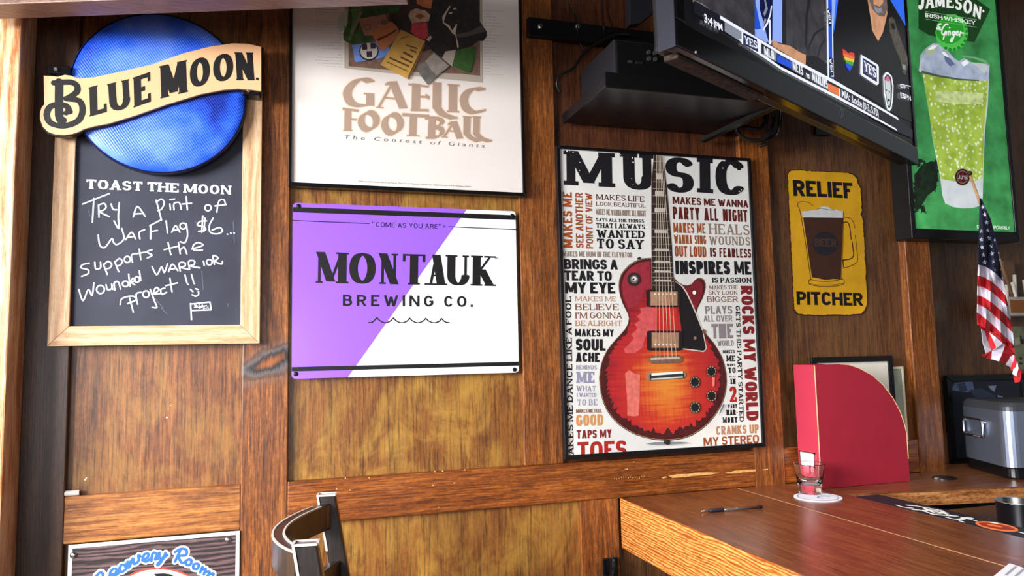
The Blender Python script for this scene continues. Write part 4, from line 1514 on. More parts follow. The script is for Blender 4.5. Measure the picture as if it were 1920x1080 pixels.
# neck
nk = [zz(0, 0, 1)(1226, 288), (1241.5, 290), (1249.5, 345), (1259.5, 460), (1264, 543), (1222, 543), (1221, 460), (1221, 345)]
nk9 = [((x - 1120) * 2.7, (y - 460) * 2.7) for x, y in nk]
items.append((C((206, 196, 178)), sc_(nk9, 1.012, nk9[5][0] + 50, 0)))
items.append((C((50, 36, 34), .15), nk9))


def nx_(y):
    t = (y - 290) / 253
    return 1226 - 4 * min(1, t * 3), 1241.5 + 22.5 * t ** .8


for y in (302, 318, 340, 353, 366, 382, 399, 414, 429, 444, 457, 469, 480, 491, 501, 510, 519, 527, 534):
    l_, r_ = nx_(y)
    items.append((C((150, 140, 130)), [((x - 1120) * 2.7, (yy - 460) * 2.7) for x, yy in ((l_ + .5, y), (r_ - .5, y + .6), (r_ - .5, y + 1.8), (l_ + .5, y + 1.2))]))
for y, hh in ((325, 11), (358, 10), (390, 8), (431, 6), (466, 4.5), (489, 4), (507, 3.5), (524, 3)):
    l_, r_ = nx_(y)
    items.append((C((200, 194, 186), .1), [((x - 1120) * 2.7, (yy - 460) * 2.7) for x, yy in ((l_ + 5, y), (r_ - 5, y + .6), (r_ - 5, y + .6 + hh), (l_ + 5, y + hh))]))
for fr_, ch_ in (([(247, 228), (262, 224), (410, 224), (421, 230), (421, 308), (408, 313), (262, 313), (247, 308)], [(264, 233), (406, 233), (406, 306), (264, 306)]), ([(249, 436), (262, 432), (416, 432), (430, 438), (430, 528), (416, 533), (264, 533), (249, 528)], [(271, 440), (412, 440), (412, 520), (271, 520)])):
    items += [(C((30, 26, 28)), fr_), (C((96, 78, 68)), ch_), (C((176, 132, 102), .2), sc_(ch_, .94, (ch_[0][0] + ch_[1][0]) / 2, (ch_[0][1] + ch_[2][1]) / 2))]
for y in (247, 503):
    for k in range(6):
        items.append((C((226, 214, 200)), arcpx(290 + k * 20, y, 5, 5, n=8)))
items += [
    (C((120, 92, 74), .3), [(256, 572), (275, 560), (410, 556), (430, 568), (430, 586), (412, 596), (276, 600), (258, 588)]),
    (C((196, 176, 156), .2), [(268, 570), (415, 564), (415, 574), (268, 580)]),
    (C((150, 122, 96), .2), arcpx(262, 664, 18, 22)), (C((150, 122, 96), .2), arcpx(428, 656, 18, 20)),
    (C((48, 50, 46)), [(262, 652), (436, 640), (440, 672), (264, 684)]), (C((240, 240, 232)), [(270, 648), (430, 638), (432, 648), (272, 660)]), (C((206, 204, 196)), [(270, 674), (430, 663), (430, 670), (270, 682)]),
    (C((44, 34, 34)), arcpx(182, 172, 33, 34)), (C((120, 104, 98)), arcpx(184, 172, 20, 21)), (C((228, 222, 214)), arcpx(184, 170, 12, 12)), (C((44, 34, 34)), arcpx(180, 173, 6, 6)),
    (C((250, 246, 236)), arcpx(488, 240, 9, 10)), (C((150, 116, 96)), arcpx(492, 469, 8, 8)), (C((130, 84, 54)), arcpx(536, 436, 8, 12)),
    (C((230, 120, 110), .2), [(578, 668), (592, 666), (590, 712), (578, 714)]),
]
for x, y in ((574, 638), (490, 692), (574, 762), (490, 820)):
    items += [(C((40, 24, 24)), arcpx(x, y, 27, 29)), (C((92, 76, 62)), arcpx(x, y, 25, 27)), (C((26, 24, 24)), arcpx(x, y, 20, 21))]
    for k in range(10):
        a_ = k * math.pi / 5
        items.append((C((200, 190, 150)), arcpx(x + 22 * math.cos(a_), y + 24 * math.sin(a_), 2.4, 2.4, n=6)))
items += [
    (C((120, 128, 140)), [(238, 1004), (280, 996), (350, 994), (420, 994), (462, 998), (420, 1003), (350, 1006), (270, 1008)]),
    (C((44, 36, 36)), [(334, 984), (362, 984), (366, 1004), (350, 1010), (332, 1002)]),
    (C((30, 26, 26)), [(196, 68), (206, 60), (218, 62), (214, 70), (200, 74)]),
    (C((110, 120, 134)), [(632, 800), (640, 806), (622, 842), (612, 856), (616, 838)]),
]
for k in range(6):
    xa = (1229.5 + k * 2.2 - 1120) * 2.7
    xb = 292 + k * 20.5
    w_ = 1.3
    items.append((C((206, 188, 164)), [(xa - w_, -455), (xa + w_, -455), (xb + w_, 575 - k * 2), (xb - w_, 575 - k * 2)]))
picture('guitar_picture', pp, sh, items, z9, .0006, .00004)

# ================================================================== RELIEF PITCHER SIGN
zr = zz(1440, 290, 3.27)
YR = REC4 - .004
pr = wallp(YR)
OUT = [(122, 130), (128, 108), (140, 99), (200, 97), (300, 104), (400, 108), (490, 113), (520, 124), (545, 150), (550, 180), (564, 200), (570, 260), (574, 345), (566, 362), (580, 400), (588, 520), (592, 640), (600, 700), (598, 760), (606, 850), (605, 910), (594, 950), (572, 974), (500, 981), (400, 980), (300, 983), (230, 980), (185, 975), (162, 945), (158, 880), (152, 760), (145, 620), (138, 480), (130, 320), (126, 220)]
dense = []
for i, q in enumerate(OUT):
    nx = OUT[(i + 1) % len(OUT)]
    n = max(1, int(math.hypot(nx[0] - q[0], nx[1] - q[1]) / 9))
    for k in range(n):
        dense.append((q[0] + (nx[0] - q[0]) * k / n + random.uniform(-2.2, 2.2), q[1] + (nx[1] - q[1]) * k / n + random.uniform(-2.2, 2.2)))
pts = [pr.px(*zr(*q)) for q in OUT]
xs, zs = [q.x for q in pts], [q.y for q in pts]
T = thing('metal_sign', 'yellow RELIEF PITCHER tin sign with a pitcher of dark beer', 'sign', ((min(xs) + max(xs)) / 2, REC4, min(zs)))
m_yel = mat('ochre yellow tin', (216, 160, 24), .45, var=.12, vscale=14)
m_rust = mat('rusty dark edge', (62, 28, 18), .7)
pl = MB().prism([pr.at(pr.px(*zr(*(q[0] + (q[0] - 360) * .02, q[1] + (q[1] - 540) * .012)))) for q in OUT], (0, .0035, 0)).build('plate', m_rust, T)
ink = Ink(pr)
ink.px([zr(*q) for q in dense])
ink.build('yellow_field', m_yel, pl, .0005)
ink = Ink(pr)
write(ink, 'RELIEF', 'black', zr(156, 253), zr(522, 269), 30)
write(ink, 'PITCHER', 'black', zr(176, 920), zr(583, 927), 25)
ink.build('lettering', m_ink, pl, .0009)
m_beer = mat('dark beer ink', (64, 34, 22), .5, var=.12, vscale=40)
items = [
    (m_beer, [(214, 384), (459, 388), (446, 765), (400, 762), (350, 768), (300, 757), (268, 752)]),
    (C((206, 206, 204), .06), [(203, 348), (240, 346), (265, 340), (300, 340), (320, 322), (345, 316), (370, 322), (390, 338), (420, 336), (440, 346), (459, 346), (459, 388), (214, 385)]),
    (C((34, 28, 34), .1), arcpx(350, 545, 78, 74)),
]
picture('beer_picture', pr, pl, items, zr, .0008)
ink = Ink(pr)
write(ink, 'BEER', 'black', zr(284, 562), zr(420, 566), 15)
ink.build('lettering', mat('dull bronze ink', (66, 44, 34), .6), pl, .0014)
ink = Ink(pr)
for st, w in (([(178, 312), (194, 345), (225, 520), (250, 690), (262, 772)], 1.2), ([(178, 314), (184, 296), (210, 288), (245, 294), (276, 312)], 1.0), ([(460, 350), (458, 520), (452, 690), (450, 768)], 1.1), ([(250, 770), (250, 792), (290, 804), (355, 808), (420, 804), (462, 792), (463, 768), (440, 764), (420, 772), (355, 778), (290, 774), (262, 764), (250, 770)], 1.2), ([(460, 384), (500, 390), (522, 415), (530, 450)], 1.1), ([(533, 495), (540, 560), (548, 640), (534, 668), (490, 688), (458, 696)], 1.1), ([(462, 418), (484, 414), (498, 440), (508, 520)], 2.0), ([(514, 535), (522, 600), (520, 625), (500, 640), (458, 646)], 2.0), ([(300, 334), (330, 330), (370, 338), (408, 340)], .8), ([(252, 790), (300, 798), (400, 798), (460, 788)], .8), ([(458, 646), (462, 690)], 1.6)):
    ink.line([zr(*q) for q in smooth(st)], w)
ink.build('outline_drawing', m_rust, pl, .0012)

# ================================================================== GREEN LIGHT BOX SIGN (far right)
zj, zj2 = zz(1660, 0, 2.4), zz(1720, 0, 10.8)
YJ = -.055
pj = wallp(YJ)
bl, br, tr = pj.px(*zj(133, 1027)), pj.px(*zj(578, 1047)), pj.px(1867, 0)
x0, x1, z0 = bl.x, (br.x + tr.x) / 2, (bl.y + br.y) / 2
z1 = z0 + 1.18
T = thing('framed_sign', 'tall black framed green drink sign with a glass of sparkling lime drink', 'sign', ((x0 + x1) / 2, -.05, z0))
fb = .034
for m_ in mitre(x0 - fb * .55, x1 + fb * .45, z0 - fb, z1 + fb, fb * .55, fb * .45, fb, fb, YJ - .006, .012):
    m_.build('frame_side', m_black, T, bevel=.003)


def glow(name, rgb, e=.45, var=0.0, vs=12):
    return mat(name, rgb, .4, emit=e, var=var, vscale=vs)


m_green = glow('lit green print', (72, 168, 92), .26, .4, 14)
sh = MB().box(x0 - .004, x1 + .004, YJ, YJ + .01, z0 - .004, z1 + .004).build('print', m_green, T)
m_liq = bpy.data.materials.new('sparkling lime print')
m_liq.use_nodes = True
nt = m_liq.node_tree
bs = nt.nodes['Principled BSDF']
tc = nt.nodes.new('ShaderNodeTexCoord')
vo = nt.nodes.new('ShaderNodeTexVoronoi')
vo.inputs['Scale'].default_value = 62
nt.links.new(tc.outputs['Object'], vo.inputs['Vector'])
rp = nt.nodes.new('ShaderNodeValToRGB')
rp.color_ramp.elements[0].position, rp.color_ramp.elements[0].color = .21, lin((252, 255, 226))
rp.color_ramp.elements[1].position, rp.color_ramp.elements[1].color = .38, lin((180, 208, 80))
nt.links.new(vo.outputs['Distance'], rp.inputs['Fac'])
n1 = nt.nodes.new('ShaderNodeTexNoise')
n1.inputs['Scale'].default_value = 16
nt.links.new(tc.outputs['Object'], n1.inputs['Vector'])
mx = nt.nodes.new('ShaderNodeMix')
mx.data_type = 'RGBA'
mx.blend_type = 'MULTIPLY'
r2 = nt.nodes.new('ShaderNodeValToRGB')
r2.color_ramp.elements[0].position, r2.color_ramp.elements[0].color = .35, (.55, .6, .3, 1)
r2.color_ramp.elements[1].position, r2.color_ramp.elements[1].color = .6, (1, 1, 1, 1)
nt.links.new(n1.outputs['Fac'], r2.inputs['Fac'])
mx.inputs['Factor'].default_value = .8
nt.links.new(rp.outputs['Color'], mx.inputs[6])
nt.links.new(r2.outputs['Color'], mx.inputs[7])
nt.links.new(mx.outputs[2], bs.inputs['Base Color'])
nt.links.new(mx.outputs[2], bs.inputs['Emission Color'])
bs.inputs['Emission Strength'].default_value = .5
g_ice, g_base, g_rim = glow('lit ice print', (190, 202, 226), .4, .25, 30), glow('lit pale glass print', (206, 212, 214), .5, .12, 20), glow('lit glass rim print', (150, 200, 150), .3)
g_leaf, g_leaf2 = glow('lit leaf print', (22, 48, 26), .1, .5, 40), glow('lit dark leaf print', (40, 26, 34), .1, .4, 50)
g_shield, g_cap, g_cap2, g_tooth = glow('lit dark green print', (36, 84, 38), .2), glow('lit lime cap print', (92, 222, 92), .4), glow('lit cap face print', (46, 178, 50), .4), glow('lit cap tooth print', (40, 166, 46), .3)
g_white = glow('lit white print', (250, 250, 246), .6)
rl = random.Random(4)
leaves = [(g_leaf, [(130, 790), (160, 745), (205, 725), (232, 730), (236, 790), (228, 850), (190, 880), (160, 930), (134, 950)])]
for k in range(46):
    lx, ly = rl.uniform(122, 236), rl.uniform(722, 960)
    if ly > 890 and lx > 190:
        continue
    la, l1, l2 = rl.uniform(0, 6.28), rl.uniform(12, 26), rl.uniform(5, 11)
    leaves.append(((g_leaf, g_leaf2, g_leaf)[k % 3], [(lx + l1 * math.cos(la), ly + l1 * math.sin(la)), (lx - l2 * math.sin(la), ly + l2 * math.cos(la)), (lx - l1 * math.cos(la), ly - l1 * math.sin(la)), (lx + l2 * math.sin(la), ly - l2 * math.cos(la))]))
items = [
] + leaves + [
    (g_base, [(150, 320), (157, 255), (468, 290), (460, 470), (446, 600), (440, 760), (437, 890), (428, 925), (395, 936), (350, 938), (305, 932), (268, 915), (256, 880), (246, 800), (214, 640), (185, 430), (166, 330)]),
    (m_liq, [(165, 328), (230, 342), (300, 355), (380, 364), (462, 364), (452, 480), (444, 570), (440, 700), (436, 800), (400, 818), (330, 820), (250, 806), (215, 640), (190, 470)]),
    (g_ice, [(156, 250), (180, 218), (215, 195), (238, 196), (262, 216), (282, 232), (308, 262), (330, 276), (352, 262), (372, 272), (398, 292), (430, 318), (445, 332), (466, 300), (466, 362), (420, 364), (330, 360), (240, 345), (164, 325)]),
    (glow('lit pale lime ice print', (196, 214, 168), .4), [(176, 232), (214, 208), (232, 222), (220, 240), (186, 250)]),
    (g_base, [(226, 400), (330, 410), (440, 420), (434, 470), (330, 472), (228, 458)]) if False else (g_ice, [(160, 290), (250, 300), (380, 318), (440, 326), (440, 336), (300, 326), (160, 304)]),
    (g_white, [(186, 226), (214, 204), (236, 204), (216, 222)]), (g_white, [(250, 232), (268, 236), (290, 262), (270, 260)]), (g_white, [(340, 282), (362, 270), (376, 284), (350, 300)]),
    (glow('lit ice shadow print', (120, 132, 176), .3), [(262, 250), (290, 262), (312, 290), (290, 300), (268, 276)]), (glow('lit ice edge print', (96, 120, 100), .2), [(160, 318), (240, 338), (330, 354), (420, 360), (420, 366), (330, 362), (240, 348), (162, 330)]),
    (g_rim, [(344, 250), (400, 256), (450, 272), (468, 292), (464, 298), (440, 280), (395, 264), (344, 256)]),
    (glow('lit frost patch print', (206, 222, 150), .5, .3, 60), [(224, 410), (330, 412), (440, 420), (432, 468), (330, 470), (228, 456)]),
    (g_shield, [(148, -80), (148, 130), (198, 160), (400, 190), (470, 42), (405, -5), (390, -80)]),
]
picture('drink_picture', pj, sh, items, zj, .0004, .000016)
items = [
    (g_cap, arcpx(690, 665, 335, 375)), (g_cap2, arcpx(650, 610, 285, 285)),
]
for k in range(9):
    a_ = math.radians(-22 + k * 17)
    items.append((g_tooth, arcpx(690 + 305 * math.cos(a_), 668 + 340 * math.sin(a_), 34, 34, n=10)))
picture('bottle_cap_picture', pj, sh, items, zj2, .0016, .00003)
ink = Ink(pj)
for ch, bl, br, tl in (('J', (0, 208), (112, 195), (28, -80)), ('A', (150, 182), (332, 165), (152, -90)), ('M', (350, 150), (545, 150), (345, -100)), ('E', (580, 160), (728, 175), (582, -100)), ('S', (745, 196), (888, 215), (760, -70)), ('O', (915, 272), (1095, 285), (928, -5)), ('N', (1110, 330), (1270, 398), (1135, 80))):
    letter(ink, ch, 'flare', zj2(*bl), zj2(*br), zj2(*tl))
ink.disc(zj2(1325, 230), 2.3)
write(ink, 'IRISH WHISKEY', 'slab', zj2(156, 350), zj2(1170, 508), 7.4)
ink.build('lettering', g_white, sh, .0022)
ink = Ink(pj)
ink.line([zj2(150, 236), zj2(1190, 402)], 1.1)
ink.line([zj2(165, 392), zj2(1190, 556)], 1.1)
ink.build('rule', g_rim, sh, .0021)
ink = Ink(pj)
for st in ([(470, 490), (425, 500), (405, 540), (455, 562), (395, 595), (385, 570), (430, 600), (470, 605)], [(608, 505), (565, 498), (500, 580), (485, 670), (510, 705), (550, 660), (560, 640), (540, 700), (515, 800)], [(585, 645), (568, 712)], [(610, 712), (622, 645), (655, 650), (648, 712)], [(745, 645), (705, 655), (690, 700), (720, 712), (755, 650), (720, 770), (690, 840), (660, 835), (690, 770)], [(765, 692), (820, 655), (795, 640), (768, 690), (790, 715), (840, 700)], [(845, 735), (862, 650), (880, 668), (922, 678)]):
    ink.line([zj2(*q) for q in smooth(st)], 2.6)
ink.disc(zj2(642, 566), 1.6)
ink.build('script_lettering', g_white, sh, .0024)
ink = Ink(pj)
bwrite(ink, 'DRINK RESPONSIBLY', zj(412, 1028), zj(560, 1034), 6.5)
ink.build('lettering', g_white, sh, .0012)
items = [(C((226, 206, 190)), arcpx(345, 797, 36, 40)), (C((52, 26, 22)), arcpx(345, 797, 33, 37)), (C((190, 150, 120)), arcpx(345, 797, 27, 30)), (C((118, 26, 30)), arcpx(345, 797, 23, 26))]
picture('badge', pj, sh, items, zj, .0016, .0001)
ink = Ink(pj)
write(ink, "JJ'S", 'black', zj(324, 806), zj(366, 808), 7)
ink.build('lettering', m_white, sh, .0024)

# ================================================================== TELEVISION
TVD = Vector((math.sin(math.radians(63)), math.cos(math.radians(63)), 0))
UP = Vector((0, 0, 1))
tvo = onw(1719, 309, -.24)
PT = Plane(tvo, TVD, UP)
bl = PT.px(1266, 100)
tw = -bl.x
th_ = tw * .585
T = thing('television', 'black flat screen television on a wall arm, angled out over the guitar poster', 'television', tvo + TVD * (-tw / 2))


def tvbox(mb, u0, u1, v0, v1, h0, h1):
    """h towards the viewer"""
    q = []
    for v in (v0, v1):
        for u, h in ((u0, h1), (u1, h1), (u1, h0), (u0, h0)):
            q.append(PT.at((u, v), h))
    return mb.hexa(q)


m_tv = mat('television black plastic', (15, 15, 18), .14, coat=.3)
m_tvs = mat('silver side strip', (86, 86, 98), .25, metal=.8)
m_dust = mat('dusty brown mesh', (54, 42, 34), .9, var=.75, vscale=90)
mb = MB()
tvbox(mb, -tw + .004, -.004, .006, th_ - .004, -.05, -.012)
tvbox(mb, -tw + .20, -.20, .10, th_ - .12, -.10, -.05)
mb.build('back_shell', m_black, T, bevel=.006)
SB = .052          # lower edge of the lit panel
mb = MB()
bz = .022
tvbox(mb, -tw, 0, 0, SB, -.02, .006)
tvbox(mb, -tw, 0, th_ - bz, th_, -.02, .006)
tvbox(mb, -tw, -tw + .030, SB, th_ - bz, -.02, .006)
tvbox(mb, -bz, 0, SB, th_ - bz, -.02, .006)
mb.build('bezel', m_tv, T, bevel=.003)
mb = MB()
tvbox(mb, -tw - .004, -tw, .0, th_, -.035, .004)
mb.build('side_strip', m_tvs, T, bevel=.0015)
mb = MB()
tvbox(mb, -tw + .03, -tw * .72, -.006, .006, -.046, -.014)
mb.build('speaker_grille', m_dust, T, bevel=.003)


def scr(name, rgb, e=.8, var=0.0, vs=20):
    m = mat('screen ' + name, (rgb[0] // 8, rgb[1] // 8, rgb[2] // 8), .25, var=0)
    nt = m.node_tree
    b = nt.nodes['Principled BSDF']
    if var:
        tc = nt.nodes.new('ShaderNodeTexCoord')
        n = nt.nodes.new('ShaderNodeTexNoise')
        n.inputs['Scale'].default_value = vs
        n.inputs['Detail'].default_value = 5
        nt.links.new(tc.outputs['Object'], n.inputs['Vector'])
        r = nt.nodes.new('ShaderNodeValToRGB')
        c = lin(rgb)
        r.color_ramp.elements[0].position, r.color_ramp.elements[0].color = .3, tuple(v * (1 - var) for v in c[:3]) + (1,)
        r.color_ramp.elements[1].position, r.color_ramp.elements[1].color = .7, tuple(v * (1 + var) for v in c[:3]) + (1,)
        nt.links.new(n.outputs['Fac'], r.inputs['Fac'])
        nt.links.new(r.outputs['Color'], b.inputs['Emission Color'])
    else:
        b.inputs['Emission Color'].default_value = lin(rgb)
    b.inputs['Emission Strength'].default_value = e
    return m


s_dark, s_suit, s_suit2, s_navy = scr('dark', (20, 20, 24)), scr('suit', (66, 64, 70), .8, .35, 30), scr('suit shade', (40, 38, 44)), scr('navy', (14, 26, 80))
s_blue, s_lblue, s_sky = scr('blue', (34, 84, 226), .9), scr('shirt', (150, 178, 255), .95), scr('sky', (50, 110, 250), .95)
s_white, s_skin, s_skin2, s_orange = scr('white', (240, 244, 255), 1.0), scr('skin', (214, 156, 118), .9, .2, 30), scr('beard', (120, 104, 100), .8, .3, 60), scr('orange', (236, 130, 70), .9)
s_black, s_grey, s_band, s_mic = scr('shirt black', (24, 22, 26)), scr('grey', (150, 156, 172), .8), scr('band', (30, 30, 42)), scr('microphone', (92, 84, 74), .7, .5, 90)
scrn = MB()
tvbox(scrn, -tw + .028, -bz + .002, SB - .002, th_ - bz + .002, -.01, .0015)
scrn = scrn.build('screen', s_dark, T)
zt = zz(1260, 0, 3.483)
zt2 = zz(1380, 0, 9)
TT = -900      # far above the frame's top edge, trimmed to the screen below


def trim_tv(pts, z):
    """pixels -> panel coordinates kept inside the screen"""
    q = [tuple(PT.px(*z(*v))) for v in pts]
    ymax, ymin = th_ - bz, SB
    xmin, xmax = -tw + .03, -bz

    def cut(poly, ins, inter):
        out = []
        for i in range(len(poly)):
            a, b = poly[i], poly[(i + 1) % len(poly)]
            if ins(a):
                out.append(a)
            if ins(a) != ins(b):
                out.append(inter(a, b))
        return out

    def ix(v, k):
        def f(a, b):
            t = (v - a[k]) / (b[k] - a[k])
            return tuple(a[j] + (b[j] - a[j]) * t if j != k else v for j in (0, 1))
        return f
    for ins, it in ((lambda p: p[1] <= ymax, ix(ymax, 1)), (lambda p: p[1] >= ymin, ix(ymin, 1)), (lambda p: p[0] >= xmin, ix(xmin, 0)), (lambda p: p[0] <= xmax, ix(xmax, 0))):
        if len(q) >= 3:
            q = cut(q, ins, it)
    return q


def tvpic(name, items, h0=.0018, dh=.00005):
    cols = []
    mb = MB()
    for i, (m_, pts, z) in enumerate(items):
        q = trim_tv(pts, z)
        if len(q) < 3:
            continue
        if m_ not in cols:
            cols.append(m_)
        mb.mi = cols.index(m_)
        q = [Vector(v) for v in q]
        ar = sum(q[k].x * q[(k + 1) % len(q)].y - q[(k + 1) % len(q)].x * q[k].y for k in range(len(q)))
        if ar < 0:
            q = q[::-1]
        mb.poly([PT.at(v, h0 + i * dh) for v in q])
    me = bpy.data.meshes.new(name)
    bmesh.ops.translate(mb.bm, verts=mb.bm.verts, vec=-ORG[scrn.name])
    mb.bm.to_mesh(me)
    mb.bm.free()
    for m_ in cols:
        me.materials.append(m_)
    return link(name, me, scrn)


# two men in conversation; heads are above the frame of the photograph
tvpic('studio_picture', [
    (s_suit, [(130, TT), (130, 0), (445, 200), (620, 300), (860, 410), (1010, 500), (1040, 520), (990, 0), (990, TT)], zt),
    (scr('pale desk edge', (150, 138, 128), .7, .2, 40), [(130, -2), (200, 30), (300, 110), (420, 170), (410, 190), (300, 130), (180, 50), (130, 12)], zt),
    (s_lblue, [(536, TT), (536, 200), (545, 210), (560, 215), (625, 280), (640, 300), (650, 265), (715, 285), (715, TT)], zt),
    (s_blue, [(540, TT), (540, 20), (560, 120), (575, 190), (548, 195), (536, 190), (532, TT)], zt),
    (s_navy, [(572, TT), (566, 60), (590, 140), (612, 230), (630, 290), (650, 260), (660, TT)], zt),
    (s_grey, [(596, 0), (606, 0), (620, 60), (600, 110), (590, 90), (606, 50)], zt),
    (s_grey, [(600, 120), (612, 130), (600, 165), (590, 150)], zt),
    (s_white, [(640, 40), (648, 40), (640, 100), (620, 160), (590, 205), (586, 198), (612, 150), (632, 95)], zt),
    (s_white, [(628, 130), (637, 130), (640, 290), (628, 290)], zt),
    (s_lblue, [(536, 195), (576, 200), (606, 240), (616, 290), (536, 245)], zt),
    (s_suit2, [(720, TT), (712, 285), (740, 300), (730, TT)], zt),
    (s_suit2, [(880, 0), (900, 0), (880, 120), (876, 300), (860, 320), (866, 110)], zt),
    (s_suit2, [(985, 180), (960, 190), (920, 220), (880, 310), (884, 330), (930, 232), (965, 204), (990, 196)], zt),
    (s_suit2, [(990, 250), (960, 300), (940, 380), (948, 384), (970, 310), (995, 262)], zt),
    (s_skin, [(648, 262), (700, 290), (760, 300), (830, 345), (868, 362), (866, 425), (800, 400), (700, 350), (650, 330)], zt),
    (s_black, [(868, 362), (940, 370), (1010, 420), (1020, 530), (866, 430)], zt),
    (s_white, [(990, TT), (1010, 530), (1050, 540), (1030, TT)], zt),
    (s_blue, [(1001, TT), (1018, 526), (1042, 532), (1026, TT)], zt),
    (s_sky, [(1034, TT), (1034, 0), (1044, 240), (1060, 160), (1078, 0), (1078, TT)], zt),
    (s_lblue, [(1036, 0), (1042, 200), (1050, 160), (1062, 0)], zt),
    (s_black, [(1080, TT), (1078, 0), (1050, 235), (1052, 530), (1280, 640), (1470, 760), (1560, 800), (1590, 290), (1420, 0), (1420, TT)], zt),
    (s_sky, [(1418, TT), (1418, 0), (1500, 140), (1585, 290), (1585, TT)], zt),
    (s_skin, [(1262, TT), (1270, 0), (1290, 120), (1300, 200), (1340, 272), (1372, 210), (1400, 90), (1390, 0), (1390, TT)], zt),
    (s_skin2, [(1275, -60), (1282, 10), (1300, 60), (1340, 105), (1380, 110), (1400, 60), (1392, -60), (1370, -60), (1372, 20), (1350, 46), (1310, 30), (1300, -60)], zt),
    (s_grey, [(1312, 40), (1340, 60), (1364, 50), (1360, 84), (1336, 88), (1318, 70)], zt),
    (s_mic, [(1408, 150), (1412, 120), (1428, 112), (1446, 130), (1460, 180), (1500, 290), (1530, 370), (1535, 420), (1520, 490), (1500, 480), (1486, 400), (1440, 290), (1416, 210)], zt),
    (s_dark, [(1420, 160), (1440, 150), (1452, 190), (1436, 200)], zt), (s_grey, [(1498, 420), (1520, 430), (1516, 460), (1500, 450)], zt),
])
# side band lettering, logos and ticker
tvpic('graphics', [
    (s_navy, [(1004, 60), (1024, 66), (1030, 180), (1010, 170)], zt), (s_navy, [(1016, 376), (1040, 384), (1046, 520), (1020, 510)], zt),
    (scr('red', (230, 70, 60), .9), [(1104, 322), (1120, 330), (1140, 350), (1160, 345), (1180, 350), (1182, 376), (1106, 362)], zt),
    (s_orange, [(1106, 350), (1182, 376), (1180, 392), (1112, 376)], zt), (scr('yellow', (240, 210, 60), .9), [(1112, 374), (1180, 392), (1176, 410), (1120, 394)], zt),
    (scr('green', (60, 180, 70), .9), [(1120, 394), (1176, 410), (1170, 432), (1126, 414)], zt), (s_blue, [(1122, 414), (1170, 432), (1150, 470), (1128, 440)], zt),
    (s_white, [(1222, 358), (1332, 424), (1340, 440), (1340, 550), (1326, 560), (1228, 496), (1218, 484)], zt),
    (s_navy, [(1234, 380), (1324, 436), (1328, 540), (1236, 484)], zt),
    (s_white, [(1368, 500), (1385, 476), (1400, 474), (1425, 500), (1436, 560), (1434, 640), (1424, 710), (1410, 730), (1394, 716), (1374, 620)], zt),
    (scr('face line', (60, 60, 66)), [(1376, 510), (1390, 490), (1404, 490), (1420, 510), (1428, 570), (1424, 650), (1416, 700), (1408, 712), (1398, 700), (1382, 610)], zt),
    (scr('cartoon face', (214, 222, 222), .9), [(1380, 530), (1392, 505), (1404, 505), (1414, 530), (1418, 580), (1416, 650), (1410, 696), (1400, 690), (1386, 610)], zt),
    (scr('pink hair', (220, 110, 160), .9), [(1380, 520), (1394, 500), (1408, 510), (1412, 536), (1392, 534)], zt),
    (s_dark, [(1382, 585), (1394, 592), (1393, 598), (1382, 592)], zt), (s_dark, [(1402, 594), (1414, 602), (1413, 608), (1402, 600)], zt), (s_dark, [(1396, 646), (1414, 656), (1406, 668), (1398, 660)], zt),
    (s_band, [(130, 8), (1470, 785), (1560, 850), (1560, 905), (1450, 860), (130, 90)], zt),
    (s_grey, [(330, 130), (445, 200), (445, 285), (330, 210)], zt),
    (s_white, [(300, 106), (700, 345), (1080, 545), (1462, 770), (1470, 788), (1080, 568), (700, 366), (300, 128)], zt),
    (s_white, [(420, 260), (440, 284), (700, 460), (1080, 655), (1460, 858), (1450, 842), (1080, 635), (700, 442), (440, 262)], zt),
    (s_white, [(440, 204), (448, 210), (566, 270), (566, 360), (440, 290)], zt),
    (s_navy, [(450, 216), (540, 262), (548, 345), (450, 296)], zt), (s_white, [(552, 270), (566, 276), (566, 365), (552, 352)], zt),
    (s_grey, [(566, 284), (668, 345), (668, 408), (566, 356)], zt), (s_band, [(570, 290), (640, 330), (640, 390), (570, 352)], zt),
    (s_blue, [(672, 360), (770, 410), (770, 455), (672, 410)], zt), (s_orange, [(1000, 545), (1080, 582), (1080, 636), (1004, 592)], zt), (s_white, [(1078, 580), (1084, 583), (1084, 642), (1078, 639)], zt),
], .0040)
ink = Ink(PT)
bwrite(ink, '3:41', zt(192, 148), zt(262, 190), 15, 0, .03)
bwrite(ink, 'PM', zt(266, 192), zt(312, 210), 13, 0, .02)
write(ink, 'YES', 'slab', zt(458, 290), zt(540, 328), 13)
write(ink, 'MLB', 'sans', zt(586, 366), zt(650, 398), 14)
write(ink, 'METS', 'cond', zt(772, 462), zt(840, 500), 15.5)
bwrite(ink, 'vs', zt(858, 508), zt(882, 520), 11, 0, .03)
write(ink, 'MARLINS', 'cond', zt(898, 528), zt(1000, 588), 15.5)
bwrite(ink, 'MIA:  Locke (0-3, 5.70)', zt(1094, 634), zt(1334, 766), 13, 0, .02)
write(ink, 'YES', 'slab', zt(1242, 466), zt(1318, 516), 15)
write(ink, 'USA', 'cond', zt(1026, 160), zt(1010, 68), 4.2)
write(ink, 'USA', 'cond', zt(1042, 508), zt(1024, 386), 4.6)
write(ink, 'ESPN', 'black', zt(1478, 640), zt(1546, 662), 9)
write(ink, 'ST', 'black', zt(1476, 575), zt(1546, 590), 7)
ink.build('screen_lettering', s_white, scrn, .0065)
